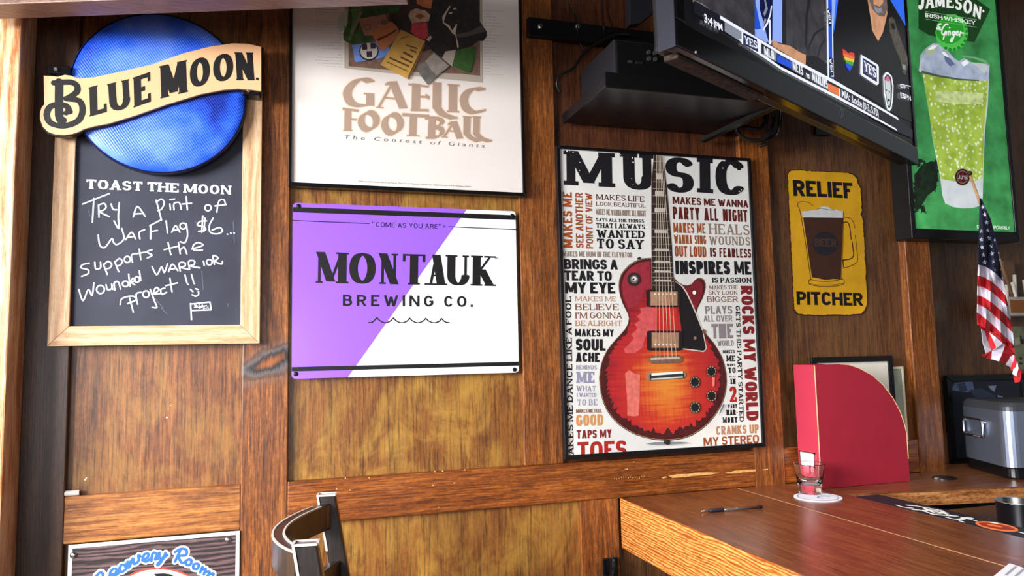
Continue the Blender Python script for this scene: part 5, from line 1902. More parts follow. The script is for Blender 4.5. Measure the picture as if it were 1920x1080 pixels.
# maker's round mark under the ticker, and the status light
ink = Ink(PT)
ink.line([zt(*q) for q in arcpx(1089, 742, 12, 26)], 1.0)
ink.line([zt(1089, 726), zt(1089, 758)], 1.0)
ink.build('round_mark', m_steel, T, .0066)
c = PT.at(PT.px(*zt(134, 348)), .006)
MB().tube([c, c + PT.n * .002], .0022, 10).build('status_light', mat('status light', (200, 210, 225), .3, emit=.25), T)

# the wall arm of the television
m_shelf0 = mat('dark steel plate', (34, 32, 38), .45)
T = thing('wall_mount', 'black steel wall bracket and folding arm behind the television', 'bracket', (1.0, 0, 2.44))
za = (onw(1000, 47, -.03).z)
mb = MB().box(onw(986, 47).x, onw(1250, 60).x, -.022, -.001, za - .028, za + .028)
mb.build('wall_rail', m_black, T, bevel=.002)
for x in (1012, 1083):
    MB().lathe([(.008, 0), (.008, .005), (.004, .007)], (onw(x, 50, -.022).x, -.022, onw(x, 50, -.022).z), 10, 'y').build('bolt', m_screw, T)
jx = onw(1240, 60, -.02).x
pv = PT.at((-tw * .52, .42), -.10)
el = Vector((jx - .12, -.34, za + .02))
MB().bar((jx, -.022, za), el, .03, .07).build('arm', m_black, T, bevel=.003)
MB().bar(el + Vector((0, 0, .01)), pv, .03, .06).build('arm', m_black, T, bevel=.003)
mb = MB()
for u in (-.2, .2):
    mb.bar(PT.at((-tw * .52 + u, .16), -.108), PT.at((-tw * .52 + u, .58), -.108), .03, .014, PT.n)
mb.bar(PT.at((-tw * .52 - .2, .42), -.108), PT.at((-tw * .52 + .2, .42), -.108), .014, .08)
mb.build('tilt_plate', m_black, T)
gp = [onw(1181, -60, -.16), onw(1181, 46, -.16), onw(1200, 44, -.16), onw(1262, -4, -.16), onw(1262, -60, -.16)]
MB().prism(gp, (0, .03, 0)).build('gusset_plate', m_shelf0, T, bevel=.002)
# ================================================================== SHELF AND CABLE BOX
SY, SZ = -.30, onw(1160, 165, -.30).z
sx0, sx1 = onw(1133, 168, SY).x + .005, onw(1405, 192, SY).x + .09
T = thing('wall_shelf', 'black wall shelf with a lipped front edge under the television', 'shelf', ((sx0 + sx1) / 2, 0, SZ))
m_shelf = mat('satin black laminate', (17, 16, 20), .35)
sh = MB().box(sx0, sx1, SY + .012, -.001, SZ, SZ + .016).build('shelf_board', m_shelf, T, bevel=.002)
MB().box(sx0 - .008, sx1 + .008, SY - .012, SY + .012, SZ - .006, SZ + .036).build('front_lip', m_black, T, bevel=.003)
for x in (sx0 - .006, sx1):
    MB().box(x, x + .008, SY + .012, -.001, SZ - .004, SZ + .026).build('side_rail', m_shelf, T, bevel=.002)
MB().bar(onw(1318, 263, -.02), onw(1455, 198, -.27), .022, .012).build('brace', m_black, T)
b0, b1 = onw(1152, 132, -.26), onw(1300, 150, -.26)
bx0, bx1 = b0.x + .0, b0.x + .36
bz1 = onw(1152, 74, -.26).z
T = thing('cable_box', 'black television receiver box standing on the wall shelf', 'box', ((bx0 + bx1) / 2, -.14, SZ + .0165))
bd = MB().box(bx0, bx1, -.262, -.03, SZ + .0165, bz1).build('body', mat('receiver casing', (34, 33, 38), .4), T, bevel=.003)
MB().box(bx0 + .008, bx1 - .008, -.2645, -.262, SZ + .02, bz1 - .004).build('back_panel', m_black, T)
m_port = mat('dark grey socket', (58, 56, 58), .5)
pt = onw(1221, 105, -.265)
for i in (0, 1):
    for j in (0, 1):
        MB().lathe([(.006, 0), (.006, .005), (.003, .005)], (pt.x - .008 + i * .018, -.2645, pt.z - .009 + j * .018), 10, 'y').build('socket', m_port, T)
pt = onw(1190, 117, -.265)
for k, w_ in enumerate((.012, .02)):
    MB().box(pt.x - .02 + k * .024, pt.x - .02 + k * .024 + w_, -.2675, -.2645, pt.z - .003, pt.z + .003).build('socket', m_screw if k else m_port, T)
# cables
m_cable = mat('black cable', (20, 20, 22), .35)


def cable(label, pts, r, name='cable', closed=False):
    o = MB().tube([Vector(p) for p in pts], r, 8).build(name, m_cable, None, smooth=True)
    tag(o, label, 'cable')
    return o


def bez(pts, n=6):
    """smooth 3d curve through points"""
    out = []
    q = [Vector(pts[0])] + [Vector(p) for p in pts] + [Vector(pts[-1])]
    for i in range(1, len(q) - 2):
        for k in range(n):
            t = k / n
            out.append(.5 * (2 * q[i] + (q[i + 1] - q[i - 1]) * t + (2 * q[i - 1] - 5 * q[i] + 4 * q[i + 1] - q[i + 2]) * t * t + (3 * q[i] - q[i - 1] - 3 * q[i + 1] + q[i + 2]) * t ** 3))
    return out + [q[-1]]


zk = zz(980, 0, 3.692)
cable('black cable looping down beside the left end of the wall shelf', bez([onw(*zk(745, 240), -.05), onw(*zk(650, 240), -.04), onw(*zk(540, 290), -.035), onw(*zk(430, 360), -.03), onw(*zk(350, 470), -.03), onw(*zk(260, 520), -.03), onw(*zk(235, 580), -.025), onw(*zk(260, 640), -.02)]), .004)
cable('black cable hanging in front of the receiver box behind the television edge', bez([onw(*zk(1030, 40), -.42), onw(*zk(960, 110), -.42), onw(*zk(925, 200), -.41), onw(*zk(930, 290), -.40), onw(*zk(970, 350), -.38), onw(*zk(1030, 390), -.36), onw(*zk(1060, 400), -.34)]), .0045)
cable('thin cord running down the wall boards above the shelf', bez([onw(*zk(290, -60), -.006), onw(*zk(330, 20), -.006), onw(*zk(365, 120), -.006), onw(*zk(380, 200), -.030), onw(*zk(390, 280), -.008), onw(*zk(420, 345), -.008)]), .002)
cable('straight thin cord on the wall left of the television arm', bez([onw(*zk(552, -60), -.006), onw(*zk(553, 80), -.006), onw(*zk(560, 180), -.03), onw(*zk(575, 250), -.012)]), .0022)
kx = lambda x, y, Y: onw(*zk(x, y), Y)
cable('bundle of looped black cables hanging below the right end of the shelf', bez([kx(1640, 700, -.10), kx(1680, 820, -.10), kx(1640, 890, -.09), kx(1540, 880, -.08), kx(1480, 900, -.08), kx(1540, 960, -.08), kx(1640, 970, -.09), kx(1720, 900, -.10), kx(1740, 800, -.10), kx(1700, 760, -.11), kx(1690, 880, -.07), kx(1700, 980, -.05), kx(1640, 1010, -.03)]), .006)
cable('thick black cable dropping behind the television bottom edge', bez([kx(1790, 720, -.11), kx(1785, 820, -.10), kx(1770, 920, -.09), kx(1730, 950, -.08), kx(1640, 975, -.07), kx(1540, 960, -.06)]), .006)
# small plate on the wall under the television
REC = REC4
c = onw(1543, 239, REC - .001)
T = thing('wall_plate', 'small dark socket plate on the wall below the television', 'socket', (c.x, REC, c.z))
MB().box(c.x - .04, c.x + .02, REC - .012, REC - .001, c.z - .03, c.z + .03).build('plate', m_blackg, T, bevel=.003)
MB().box(c.x + .0, c.x + .012, REC - .014, REC - .012, c.z - .012, c.z + .0).build('label', mat('pale label', (196, 200, 196), .5), T)

# ================================================================== BAR
W_BAR = wood('bar top wood', (70, 36, 20), (118, 66, 37), (146, 88, 52), axis='y', seed=6.1, rough=.26, coat=.35, rings=.05, fine=.8, worn=.15)
W_FASC = wood('orange pine', (136, 62, 20), (206, 118, 46), (236, 164, 88), axis='y', seed=2.6, rings=.30, fine=3.2, rough=.45)
W_BACK = wood('back counter wood', (66, 36, 20), (118, 70, 40), (150, 98, 58), axis='x', seed=4.2, rough=.3, coat=.3, fine=.8)
W_BACKE = wood('back counter edge wood', (92, 50, 24), (164, 104, 56), (200, 146, 90), axis='x', seed=9.2, rings=.10)
ZC = 1.072
BX0, BXC, BX1 = .905, 1.293, 1.515
T = thing('bar_counter', 'long wooden bar top with an orange pine front edge, running out from the wall', 'bar', (1.21, -1.2, 0))
YE = -2.5
MB().box(BX0 + .001, BXC - .0016, YE, -.001, ZC - .034, ZC).build('top_board', W_BAR, T, bevel=.002)
MB().box(BXC + .0016, BX1, YE, -.001, ZC - .034, ZC).build('top_board', W_BAR, T, bevel=.002)
MB().box(BXC - .0016, BXC + .0016, YE, -.001, ZC - .03, ZC - .0006).build('joint_filler', mat('pale filler', (206, 172, 138), .7), T)
MB().box(BX0, BX0 + .035, YE, -.001, ZC - .139, ZC - .0345).build('front_edge', W_FASC, T, bevel=.002)
MB().box(BX0, BX0 + .0011, YE, -.001, ZC - .036, ZC - .0012).build('front_edge', W_FASC, T)
MB().box(BX1 + .0005, BX1 + .085, YE, -.222, ZC - .05, ZC - .007).build('drip_ledge', m_black, T)
MB().box(1.19, BX1 - .004, YE, -.001, .02, ZC - .051).build('base', W_DARK, T)
T = thing('back_counter', 'lower wooden side counter along the wall behind the red magazine file', 'counter', (2.3, -.15, 0))
bc = [(BX1 + .001, .0), (BX1 + .001, -.204), (1.603, -.2165), (2.06, -.303), (3.2, -.52), (3.2, .1035), (2.102, .1035), (2.102, -.001)]
MB().prism([(x, y, ZC - .004) for x, y in bc], (0, 0, .004)).build('top', W_BACK, T)
MB().prism([(x, y, ZC - .042) for x, y in bc], (0, 0, .0378)).build('edge', W_BACKE, T)
MB().box(1.62, 3.2, -.20, -.002, .0, ZC - .043).build('base', W_DARK, T)
o = MB().box(BX1 + .0865, 3.2, -1.3, -.30, .92, 1.028).build('under_counter', mat('dark steel top', (30, 31, 38), .3, metal=.5), None, bevel=.004)
tag(o, 'dark under counter work top behind the bar, below the counter edge', 'counter')
# rubber bar mat
m_rub = mat('black rubber mat', (22, 25, 38), .55)
T = thing('bar_mat', 'long black bar mat with white script and an orange oval along the inner bar edge', 'mat', (BX1 + .042, -.9, ZC - .0065))
mt = MB().box(BX1 + .002, BX1 + .083, -1.5, -.235, ZC - .0065, ZC).build('rubber', m_rub, T, bevel=.002)
PB = Plane((0, 0, ZC), (1, 0, 0), (0, 1, 0))
zq = zz(1640, 900, 6)
ink = Ink(PB)
for st in ([(255, 288), (300, 302), (360, 314), (420, 318)], [(370, 288), (450, 292), (560, 310), (640, 325), (750, 345)], [(430, 335), (500, 340), (560, 355), (640, 378)], [(540, 350), (620, 340), (700, 345)], [(640, 385), (720, 393), (820, 402), (920, 408)], [(650, 352), (740, 365), (810, 372)], [(820, 425), (900, 443), (980, 443), (1010, 430), (1090, 430)], [(985, 425), (1060, 442), (1130, 460)], [(970, 465), (990, 473)], [(1640, 592), (1690, 604)], [(560, 318), (620, 350), (700, 375), (760, 372)], [(760, 352), (800, 384), (880, 404)]):
    q = [ink.p.px(*zq(*v)) for v in smooth(st)]
    ink.nibs([tuple(v) for v in q], .006, .014)
ink.build('script_lettering', m_white, mt, .0006)
items = []


def rot_ell(cx, cy, rx, ry, ang, n=28):
    a = math.radians(ang)
    return [(cx + rx * math.cos(t) * math.cos(a) - ry * math.sin(t) * math.sin(a), cy + rx * math.cos(t) * math.sin(a) + ry * math.sin(t) * math.cos(a)) for t in [2 * math.pi * k / n for k in range(n)]]


m_or, m_or2 = mat('orange logo ink', (236, 120, 56), .5), mat('deep orange logo ink', (150, 44, 18), .5)
picture('oval_logo', PB, mt, [(m_or, rot_ell(1375, 526, 246, 44, 9.5)), (m_or2, rot_ell(1375, 526, 206, 27, 9.5)), (m_or, rot_ell(1350, 520, 90, 10, 9.5)), (m_white, rot_ell(1340, 488, 60, 7, 9))], zq, .0006, .0003)

# red magazine file
m_red = mat('red board', (150, 30, 48), .5, var=.06, vscale=12)
m_red_lit = mat('lit red spine', (182, 50, 72), .5, var=.04, vscale=12)  # lighter copy of the red: light from the left painted on the spine
fx0, fy0, fy1 = 1.507, -.112, -.016
zt_ = 1.438
PF = wallp(fy0)
prof = [(1703, 905), (1703, 860), (1700, 812), (1696, 796), (1688, 772), (1674, 746), (1656, 722), (1636, 704), (1612, 691), (1592, 684), (1575, 682.5), (1523, 682.5)]
pts = [PF.px(*q) for q in prof]
pts = [(fx0, ZC + .001), (max(q.x for q in pts), ZC + .001)] + [(q.x, q.y) for q in pts[1:-1]] + [(fx0, zt_)]
T = thing('magazine_file', 'red magazine file with a curved side standing on the counter behind the shot glass', 'file', (1.66, -.06, ZC))
th = .003
for y in (fy0, fy1 - th):
    MB().prism([(x, y, z) for x, z in pts], (0, th, 0)).build('side_panel', m_red, T)
sp = MB().box(fx0 - .0005, fx0 + th, fy0, fy1, ZC + .001, zt_).build('spine', m_red_lit, T)
MB().box(fx0 + th, pts[1][0] - .002, fy0 + th, fy1 - th, ZC + .001, ZC + .004).build('bottom_panel', m_red, T)
MB().box(fx0 - .001, fx0 + .0016, fy0 - .0006, fy0 + .0012, ZC + .002, zt_ - .001).build('worn_edge', mat('pale worn board', (226, 186, 140), .7), T)
mb = MB()
for i in range(2, len(pts) - 2):
    mb.bar((pts[i][0], fy0 - .0002, pts[i][1]), (pts[i + 1][0], fy0 - .0002, pts[i + 1][1]), .002, .0016, (0, 1, 0))
mb.build('worn_edge', MATS['pale worn board'], T)
zl = Plane((fx0 - .001, 0, 0), (0, -1, 0), (0, 0, 1))
l0, l1 = zl.px(1495, 870), zl.px(1519, 850)
ya, yb = -.026, -.094
lz0, lz1 = min(l0.y, l1.y) - .006, max(l0.y, l1.y) + .004
mb = MB()
for q in ((ya, ya - .004, lz0, lz1), (yb + .004, yb, lz0, lz1), (ya, yb, lz0, lz0 + .004), (ya, yb, lz1 - .004, lz1)):
    mb.box(fx0 - .004, fx0 - .0006, q[1], q[0], q[2], q[3])
lh = mb.build('label_holder', m_steel, sp)
MB().box(fx0 - .0016, fx0 - .0007, yb + .004, ya - .004, lz0 + .004, lz1 - .004).build('label', m_white, sp)

# framed certificates behind the file
m_cert = mat('certificate paper', (222, 216, 202), .5, var=.04, vscale=20)


def lean_frame(label, x0, x1, ztop, ybase, ytop, fcol, fwid, paper, hf=.008, tk=.012):
    T = thing('picture_frame', label, 'frame', ((x0 + x1) / 2, ybase, ZC))
    zb_ = ZC + .001
    d = Vector((0, ytop - ybase, ztop - zb_)).normalized()
    P = Plane((x0, ybase, zb_), (1, 0, 0), d)
    H = (ztop - zb_) / d.z
    W = x1 - x0
    O = [(0, 0), (W, 0), (W, H), (0, H)]
    I = [(fwid, fwid), (W - fwid, fwid), (W - fwid, H - fwid), (fwid, H - fwid)]
    for k in range(4):
        j = (k + 1) % 4
        MB().prism([P.at(q, hf) for q in (O[k], O[j], I[j], I[k])], -P.n * tk).build('frame_side', fcol, T, bevel=.001)
    sh = MB().prism([P.at(q, hf * .3) for q in ((fwid - .002, fwid - .002), (W - fwid + .002, fwid - .002), (W - fwid + .002, H - fwid + .002), (fwid - .002, H - fwid + .002))], -P.n * .0022).build('certificate', paper, T)
    return T, sh, P, W, H


Tc, sh, P, W, H = lean_frame('black framed certificate with a knot border standing behind the red magazine file', 1.585, 1.905, 1.459, -.001, .003, m_black, .018, m_cert, .008, .010)
ink = Ink(P)
iu, iv = .034, .034
for k in (0, .007):
    for a_, b_ in (((iu + k, iv + k), (W - iu - k, iv + k)), ((W - iu - k, iv + k), (W - iu - k, H - iv - k)), ((W - iu - k, H - iv - k), (iu + k, H - iv - k)), ((iu + k, H - iv - k), (iu + k, iv + k))):
        ink.nibs([a_, b_], .0022, .0022)
for cx_, cz_ in ((W - iu - .004, H - iv - .004), (iu + .004, H - iv - .004), (W - iu - .004, iv + .004), (iu + .004, iv + .004)):
    ink.nibs([(cx_ + .013 * math.cos(t * math.pi / 10), cz_ + .013 * math.sin(t * math.pi / 10)) for t in range(21)], .002, .002)
    for r_ in (0, math.pi / 4, -math.pi / 4):
        ink.nibs([(cx_ + .014 * math.cos(t * math.pi / 10) * math.cos(r_) - .006 * math.sin(t * math.pi / 10) * math.sin(r_), cz_ + .014 * math.cos(t * math.pi / 10) * math.sin(r_) + .006 * math.sin(t * math.pi / 10) * math.cos(r_)) for t in range(21)], .002, .002)
for k in range(9):
    y = H - .085 - k * .018
    ink.nibs([(.07 + (k % 3) * .01, y), (W - .07 - (k % 2) * .02, y)], .0016, .0016)
ink.build('printed_border', mat('certificate ink', (52, 54, 58), .6), sh, .0006)
lean_frame('cream edged card standing behind the black framed certificate', 1.70, 1.963, 1.421, .0125, .0135, mat('cream card edge', (214, 202, 170), .6), .008, mat('green grey card', (140, 146, 132), .6), .0025, .004)

# shot glass on a paper coaster
cc = onz(1533.5, 933, ZC)
rc = (onz(1578, 933, ZC) - onz(1490, 933, ZC)).length / 2
T = thing('coaster', 'round white paper coaster under the shot glass', 'coaster', (cc.x, cc.y, ZC))
cs = MB().lathe([(rc, .0002), (rc, .0022)], (cc.x, cc.y, ZC), 40).build('board', mat('coaster board', (226, 226, 236), .7), T)
PC = Plane((0, 0, ZC + .0022), (1, 0, 0), (0, 1, 0))
ink = Ink(PC)
ink.nibs([(cc.x + rc * .84 * math.cos(k * math.pi / 24), cc.y + rc * .84 * math.sin(k * math.pi / 24)) for k in range(48)], .002, .002, closed=True)
ink.nibs([(cc.x + .010 + .018 * math.cos(k * math.pi / 10), cc.y - .012 + .012 * math.sin(k * math.pi / 10)) for k in range(14)], .004, .004)
ink.nibs([(cc.x + .02, cc.y + .012), (cc.x + .04, cc.y - .004)], .006, .004)
ink.build('printed_ring', mat('coaster ink', (96, 120, 176), .7), cs, .0004)
gc = onz(1519.5, 926.5, ZC)
gt = onw(1519, 868, gc.y).z
m_glass = mat('clear glass', (255, 255, 255), .02, trans=1.0, ior=1.5)
zb_ = ZC + .0024
gh = gt - zb_
rt = .0425
o = MB().lathe([(.002, .0), (.026, 0), (.0296, .0004), (.0306, .0016), (.0309, .004), (.0325, .022), (.0345, .034), (.0385, .055), (rt - .0006, gh - .006), (rt - .0002, gh - .002), (rt - .0001, gh - .0006), (rt - .0010, gh), (rt - .0020, gh - .0006), (rt - .0022, gh - .002), (rt - .0028, gh - .006), (.0360, .055), (.030, .036), (.021, .027), (.010, .025), (.001, .0245)], (gc.x, gc.y, zb_), 40).build('shot_glass', m_glass, None, smooth=True)
tag(o, 'empty clear shot glass with a thick base on the white coaster', 'glass')

# ball pen on the bar
a, b = onz(1315, 958.5, ZC + .005), onz(1429, 950.5, ZC + .005)
d = (b - a)
at = lambda t: a + d * t
T = thing('ball_pen', 'black ball pen with a clear barrel lying on the bar', 'pen', (a.x, a.y, ZC))
MB().tube([at(0), at(.04), at(.13)], [.0006, .0022, .004], 12).build('tip', m_steel, T, smooth=True)
MB().tube([at(.13), at(.16), at(.34), at(.36)], [.0042, .0050, .0050, .0044], 12).build('grip', m_rub, T, smooth=True)
MB().tube([at(.36), at(.92)], .0040, 12).build('barrel', mat('smoky clear plastic', (120, 104, 96), .15, trans=.6), T, smooth=True)
MB().tube([at(.36), at(.92)], .0018, 8).build('ink_refill', m_blackg, T, smooth=True)
MB().tube([at(.92), at(.97), at(1.0)], [.0042, .0042, .0036], 12).build('end_cap', m_blackg, T, smooth=True)

# newspaper corner at the near end of the bar
c0, c1, c2 = onz(1893, 1058, ZC + .001), onz(1866, 1080, ZC + .001), onz(1920, 1067, ZC + .001)
e1, e2 = (c1 - c0).normalized(), (c2 - c0).normalized()
T = thing('paper_sheet', 'white printed paper lying on the bar at the bottom right corner', 'paper', c0)
pq = [c0, c0 + e1 * .28, c0 + e1 * .28 + e2 * .2, c0 + e2 * .2]
sh = MB().prism(pq, (0, 0, .002)).build('page', mat('newsprint', (214, 216, 222), .8), T)
PN = Plane(c0 + Vector((0, 0, .002)), e1, Vector((0, 0, 1)).cross(e1))
ink = Ink(PN)
sgn = 1 if PN.uz.dot(e2) > 0 else -1
for k in range(12):
    y = sgn * (.014 + k * .014)
    ink.nibs([(.02, y), (.02 + random.uniform(.06, .2), y)], .004, .004, rect=True)
ink.build('printed_text', mat('newsprint grey', (142, 146, 160), .8), sh, .0005)

# cable hole cover
g = onz(1770.5, 897, ZC)
T = thing('cable_grommet', 'round black cable hole cover set into the back counter', 'grommet', g)
MB().lathe([(.034, .0003), (.034, .003), (.030, .0045), (.002, .0045)], (g.x, g.y, ZC), 28).build('cap', m_black, T)
MB().box(g.x - .036, g.x - .024, g.y - .008, g.y + .004, ZC + .0003, ZC + .005).build('tab', mat('grey tab', (120, 116, 108), .5), T)

# steel ice bin
u = Vector((.113, .278, 0)).normalized()          # along its left side, away from the room
v = Vector((u.y, -u.x, 0))                        # along its front
k0 = Vector((2.119, -.211, 0))
LU, LV = .275, .30


def rbox(z0, z1, ins, r, top=0.0):
    P = []
    for x, y in rrect(ins, LV - ins, ins, LU - ins, r, 6):
        P.append(k0 + v * x + u * y)
    rings = [[Vector((p.x, p.y, z0)) for p in P], [Vector((p.x, p.y, z1)) for p in P]]
    if top:
        cx_ = sum(P, Vector()) / len(P)
        rings.append([Vector((cx_.x + (p.x - cx_.x) * (1 - top), cx_.y + (p.y - cx_.y) * (1 - top), z1 + .012)) for p in P])
    return MB().ring(rings)


T = thing('ice_bin', 'brushed steel box with a square side handle and black base on the back counter', 'bin', k0 + u * .1 + v * .15 + Vector((0, 0, ZC)))
m_brush = mat('brushed steel', (150, 160, 180), .38, metal=.85)
rbox(ZC + .001, ZC + .036, .004, .035).build('base', m_blackg, T, bevel=.004)
rbox(ZC + .036, ZC + .208, .0, .035).build('body', m_brush, T, smooth=False)
rbox(ZC + .208, ZC + .222, .002, .034, .06).build('lid', mat('grey lid', (74, 76, 82), .4, metal=.4), T)
PH = Plane(k0 + u * LU, -u, (0, 0, 1))
hq = [PH.px(*q) for q in ((1811, 783), (1847, 787), (1847, 819), (1811, 813))]
hcx, hcz = sum(q.x for q in hq) / 4, sum(q.y for q in hq) / 4
hw, hh = (hq[1].x + hq[2].x - hq[0].x - hq[3].x) / 4, (hq[0].y + hq[1].y - hq[2].y - hq[3].y) / 4
rr = rrect(hcx - hw, hcx + hw, hcz - hh, hcz + hh, .012, 4)
MB().tube([PH.at(q, .008) for q in rr] + [PH.at(rr[0], .008)], .0045, 8).build('handle', m_steel, T, smooth=True)
for s_ in (-1, 1):
    q = PH.at((hcx + s_ * hw, hcz + hh * .7))
    MB().tube([q, q + PH.n * .010], .005, 8).build('handle_mount', m_steel, T)

# dark framed display behind the ice bin
d0, d1 = onw(1773, 706, .09), onw(1900, 700, .09)
T = thing('picture_frame', 'black framed picture with dim blue shapes leaning behind the steel ice bin', 'frame', ((d0.x + d1.x) / 2, .09, ZC))
zt_ = (d0.z + d1.z) / 2
for m_ in mitre(d0.x, d1.x + .06, ZC + .001, zt_, .022, .022, .022, .022, .086, .102):
    m_.build('frame_side', m_blackg, T, bevel=.002)
sh = MB().box(d0.x + .02, d1.x + .042, .094, .101, ZC + .02, zt_ - .02).build('print', mat('dark blue print', (26, 28, 40), .3), T)
P = wallp(.094)
zi = zz(1780, 660, 4.157)
bl1, bl2, bl3 = C((84, 100, 134), .3, 60), C((50, 58, 80), .2), C((120, 134, 160), .2)
picture('picture', P, sh, [(bl1, [(10, 300), (40, 240), (110, 232), (180, 230), (195, 300), (150, 312)]), (bl2, [(150, 300), (240, 280), (360, 340), (340, 400), (220, 380)]), (bl3, [(300, 265), (365, 260), (350, 310), (325, 295)]), (bl2, [(60, 250), (120, 235), (140, 300), (80, 310)]), (bl3, [(375, 335), (420, 350), (400, 362), (370, 348)])], zi, .0006)

# chrome cup on the work top
cu = onz(1909, 985, 1.028)
T = thing('metal_cup', 'shiny chrome cup standing behind the bar mat at the right edge', 'cup', (cu.x, cu.y, 1.028))
hc_ = .058
MB().lathe([(.040, .001), (.044, .004), (.046, hc_), (.049, hc_ + .002), (.049, hc_ + .004), (.045, hc_ + .003), (.042, .008), (.002, .006)], (cu.x, cu.y, 1.028), 36).build('bowl', m_steel, T, smooth=True)

# ================================================================== FLAG ON A STICK
FY = -.15
fa, fb_ = onw(1818, 325, FY), onw(1899, 556, -.07)
T = thing('flag', 'small drooping stars and stripes flag on a wooden stick', 'flag', fb_)
m_stick = mat('pale wood stick', (196, 150, 108), .6)
MB().tube([fa, fb_], .0045, 10).build('stick', m_stick, T, smooth=True)
mb = MB()
mb.lathe([(.001, -.008), (.006, -.006), (.0085, 0), (.006, .006), (.001, .008)], fa, 14)
mb.build('finial', mat('dark wood knob', (70, 44, 36), .4), T, smooth=True)
zf = zz(1720, 340, 2.57)
m_fr_, m_fw, m_fb = mat('flag red cloth', (196, 30, 40), .8), mat('flag white cloth', (228, 222, 234), .8), mat('flag blue cloth', (34, 38, 66), .8)
BND = [  # left, middle, right of each seam from the top
    [(300, 82), (304, 81), (309, 85)], [(298, 200), (325, 190), (352, 180)], [(295, 300), (335, 315), (385, 300)], [(293, 402), (352, 425), (412, 480)],
    [(290, 455), (352, 480), (425, 548)], [(290, 505), (352, 530), (440, 608)], [(289, 550), (352, 580), (450, 668)], [(289, 592), (352, 630), (460, 730)], [(288, 632), (352, 682), (466, 792)], [(288, 690), (345, 722), (442, 802)]]
NU = 16
mb = MB()


def fold(px_, py_, k=0.0):
    a = .013 * math.sin(px_ * .085 + py_ * .012 + k) + .007 * math.sin(px_ * .17 - py_ * .02)
    p = onw(*zf(px_, py_), FY)
    return onw(*zf(px_, py_), FY + a - .004)


rows = []
for b in BND:
    r = []
    for i in range(NU + 1):
        t = i / NU
        l = [(1 - t) * (1 - 2 * t), 4 * t * (1 - t), t * (2 * t - 1)]
        r.append((sum(l[k] * b[k][0] for k in range(3)), sum(l[k] * b[k][1] for k in range(3))))
    rows.append(r)
fine, cols = [], []
for k in range(len(rows) - 1):
    for s_ in range(4):
        t = s_ / 4
        fine.append([(p[0] + (q[0] - p[0]) * t, p[1] + (q[1] - p[1]) * t) for p, q in zip(rows[k], rows[k + 1])])
        cols.append(2 if k < 3 else (1 if k % 2 else 0))
fine.append(rows[-1])
vv = [[mb.bm.verts.new(fold(*p)) for p in r] for r in fine]
for k in range(len(fine) - 1):
    mb.mi = cols[k]
    for i in range(NU):
        mb._f([vv[k][i], vv[k][i + 1], vv[k + 1][i + 1], vv[k + 1][i]])
# the gathered tail
TAIL = [
    (1, [(308, 712), (322, 716), (340, 770), (357, 815), (330, 830), (316, 780)]), (0, [(322, 716), (346, 728), (368, 770), (382, 800), (357, 815), (340, 770)]), (1, [(346, 728), (380, 752), (410, 780), (382, 800), (368, 770)]),
    (0, [(300, 694), (346, 720), (400, 750), (442, 800), (422, 792), (410, 780), (346, 728), (308, 712)]), (1, [(410, 780), (424, 788), (410, 830), (395, 868), (352, 856), (358, 818), (384, 800)]),
    (0, [(314, 832), (330, 830), (358, 816), (353, 856), (332, 852), (318, 846)]), (0, [(424, 788), (442, 800), (466, 790), (469, 832), (450, 850), (425, 878), (394, 868), (410, 830)]),
    (1, [(455, 824), (470, 846), (462, 872), (452, 898), (427, 884), (440, 850)]), (0, [(469, 842), (482, 880), (470, 905), (452, 912), (448, 898), (462, 870)]), (1, [(482, 868), (488, 902), (478, 942), (458, 928), (462, 906), (474, 895)]), (0, [(488, 902), (502, 912), (500, 945), (494, 966), (470, 972), (462, 940), (478, 940)]),
]
for j, (c_, pts) in enumerate(TAIL):
    mb.mi = c_
    q = [onw(*zf(*p), FY - .006 - .0012 * j + .010 * math.sin(p[0] * .06)) for p in pts]
    mb.poly(q)
cl = mb.build('cloth', [m_fr_, m_fw, m_fb], T, smooth=False)
md = cl.modifiers.new('thickness', 'SOLIDIFY')
md.thickness = .0012
md.offset = 0
mb = MB()
for sx_, sy_, r_ in ((316, 124, 12), (325, 160, 12), (333, 199, 12), (308, 240, 11), (340, 237, 13), (309, 280, 12), (346, 274, 13), (373, 283, 8), (312, 318, 12), (354, 311, 13), (318, 354, 13), (360, 349, 13), (392, 345, 8), (323, 391, 14), (367, 385, 13), (398, 378, 9), (375, 424, 12), (402, 425, 8), (408, 465, 9)):
    ctr = (sx_, sy_)
    q = []
    for k in range(10):
        a_ = math.pi / 2 + k * math.pi / 5 + .15
        rr_ = r_ if k % 2 == 0 else r_ * .42
        p_ = (sx_ + rr_ * math.cos(a_) * (.9 if sx_ < 370 else .65), sy_ - rr_ * math.sin(a_))
        f0 = fold(*p_)
        q.append(onw(*zf(*p_), f0.y - .0018))
    mb.poly(q)
mb.build('stars', m_fw, cl)

# ================================================================== STRAW BOX AND NOTE AT THE RIGHT EDGE
s0 = onw(1892, 592, -.06)
xw = s0.x
T = thing('straw_box', 'small carton of white straws on the wall behind the flag', 'box', (xw + .1, .03, s0.z))
m_cart = mat('brown carton', (104, 72, 52), .8, var=.15, vscale=20)
MB().box(onw(1884, 520, .08).x, xw + .22, .08, .1195, s0.z - .01, s0.z + .21).build('carton_back', m_cart, T)
mb = MB()
mb.box(xw, xw + .2, -.06, -.056, s0.z, s0.z + .065)
mb.box(xw, xw + .2, -.056, .045, s0.z, s0.z + .004)
mb.box(xw, xw + .004, -.056, .045, s0.z + .004, s0.z + .065)
mb.box(xw + .196, xw + .2, -.056, .045, s0.z + .004, s0.z + .065)
fb2 = mb.build('tray', mat('white card', (216, 206, 192), .7), T)
MB().box(xw + .008, xw + .19, -.0615, -.0602, s0.z + .010, s0.z + .055).build('orange_panel', mat('orange card', (170, 104, 56), .7), fb2)
m_straw = mat('white straw', (222, 214, 200), .5)
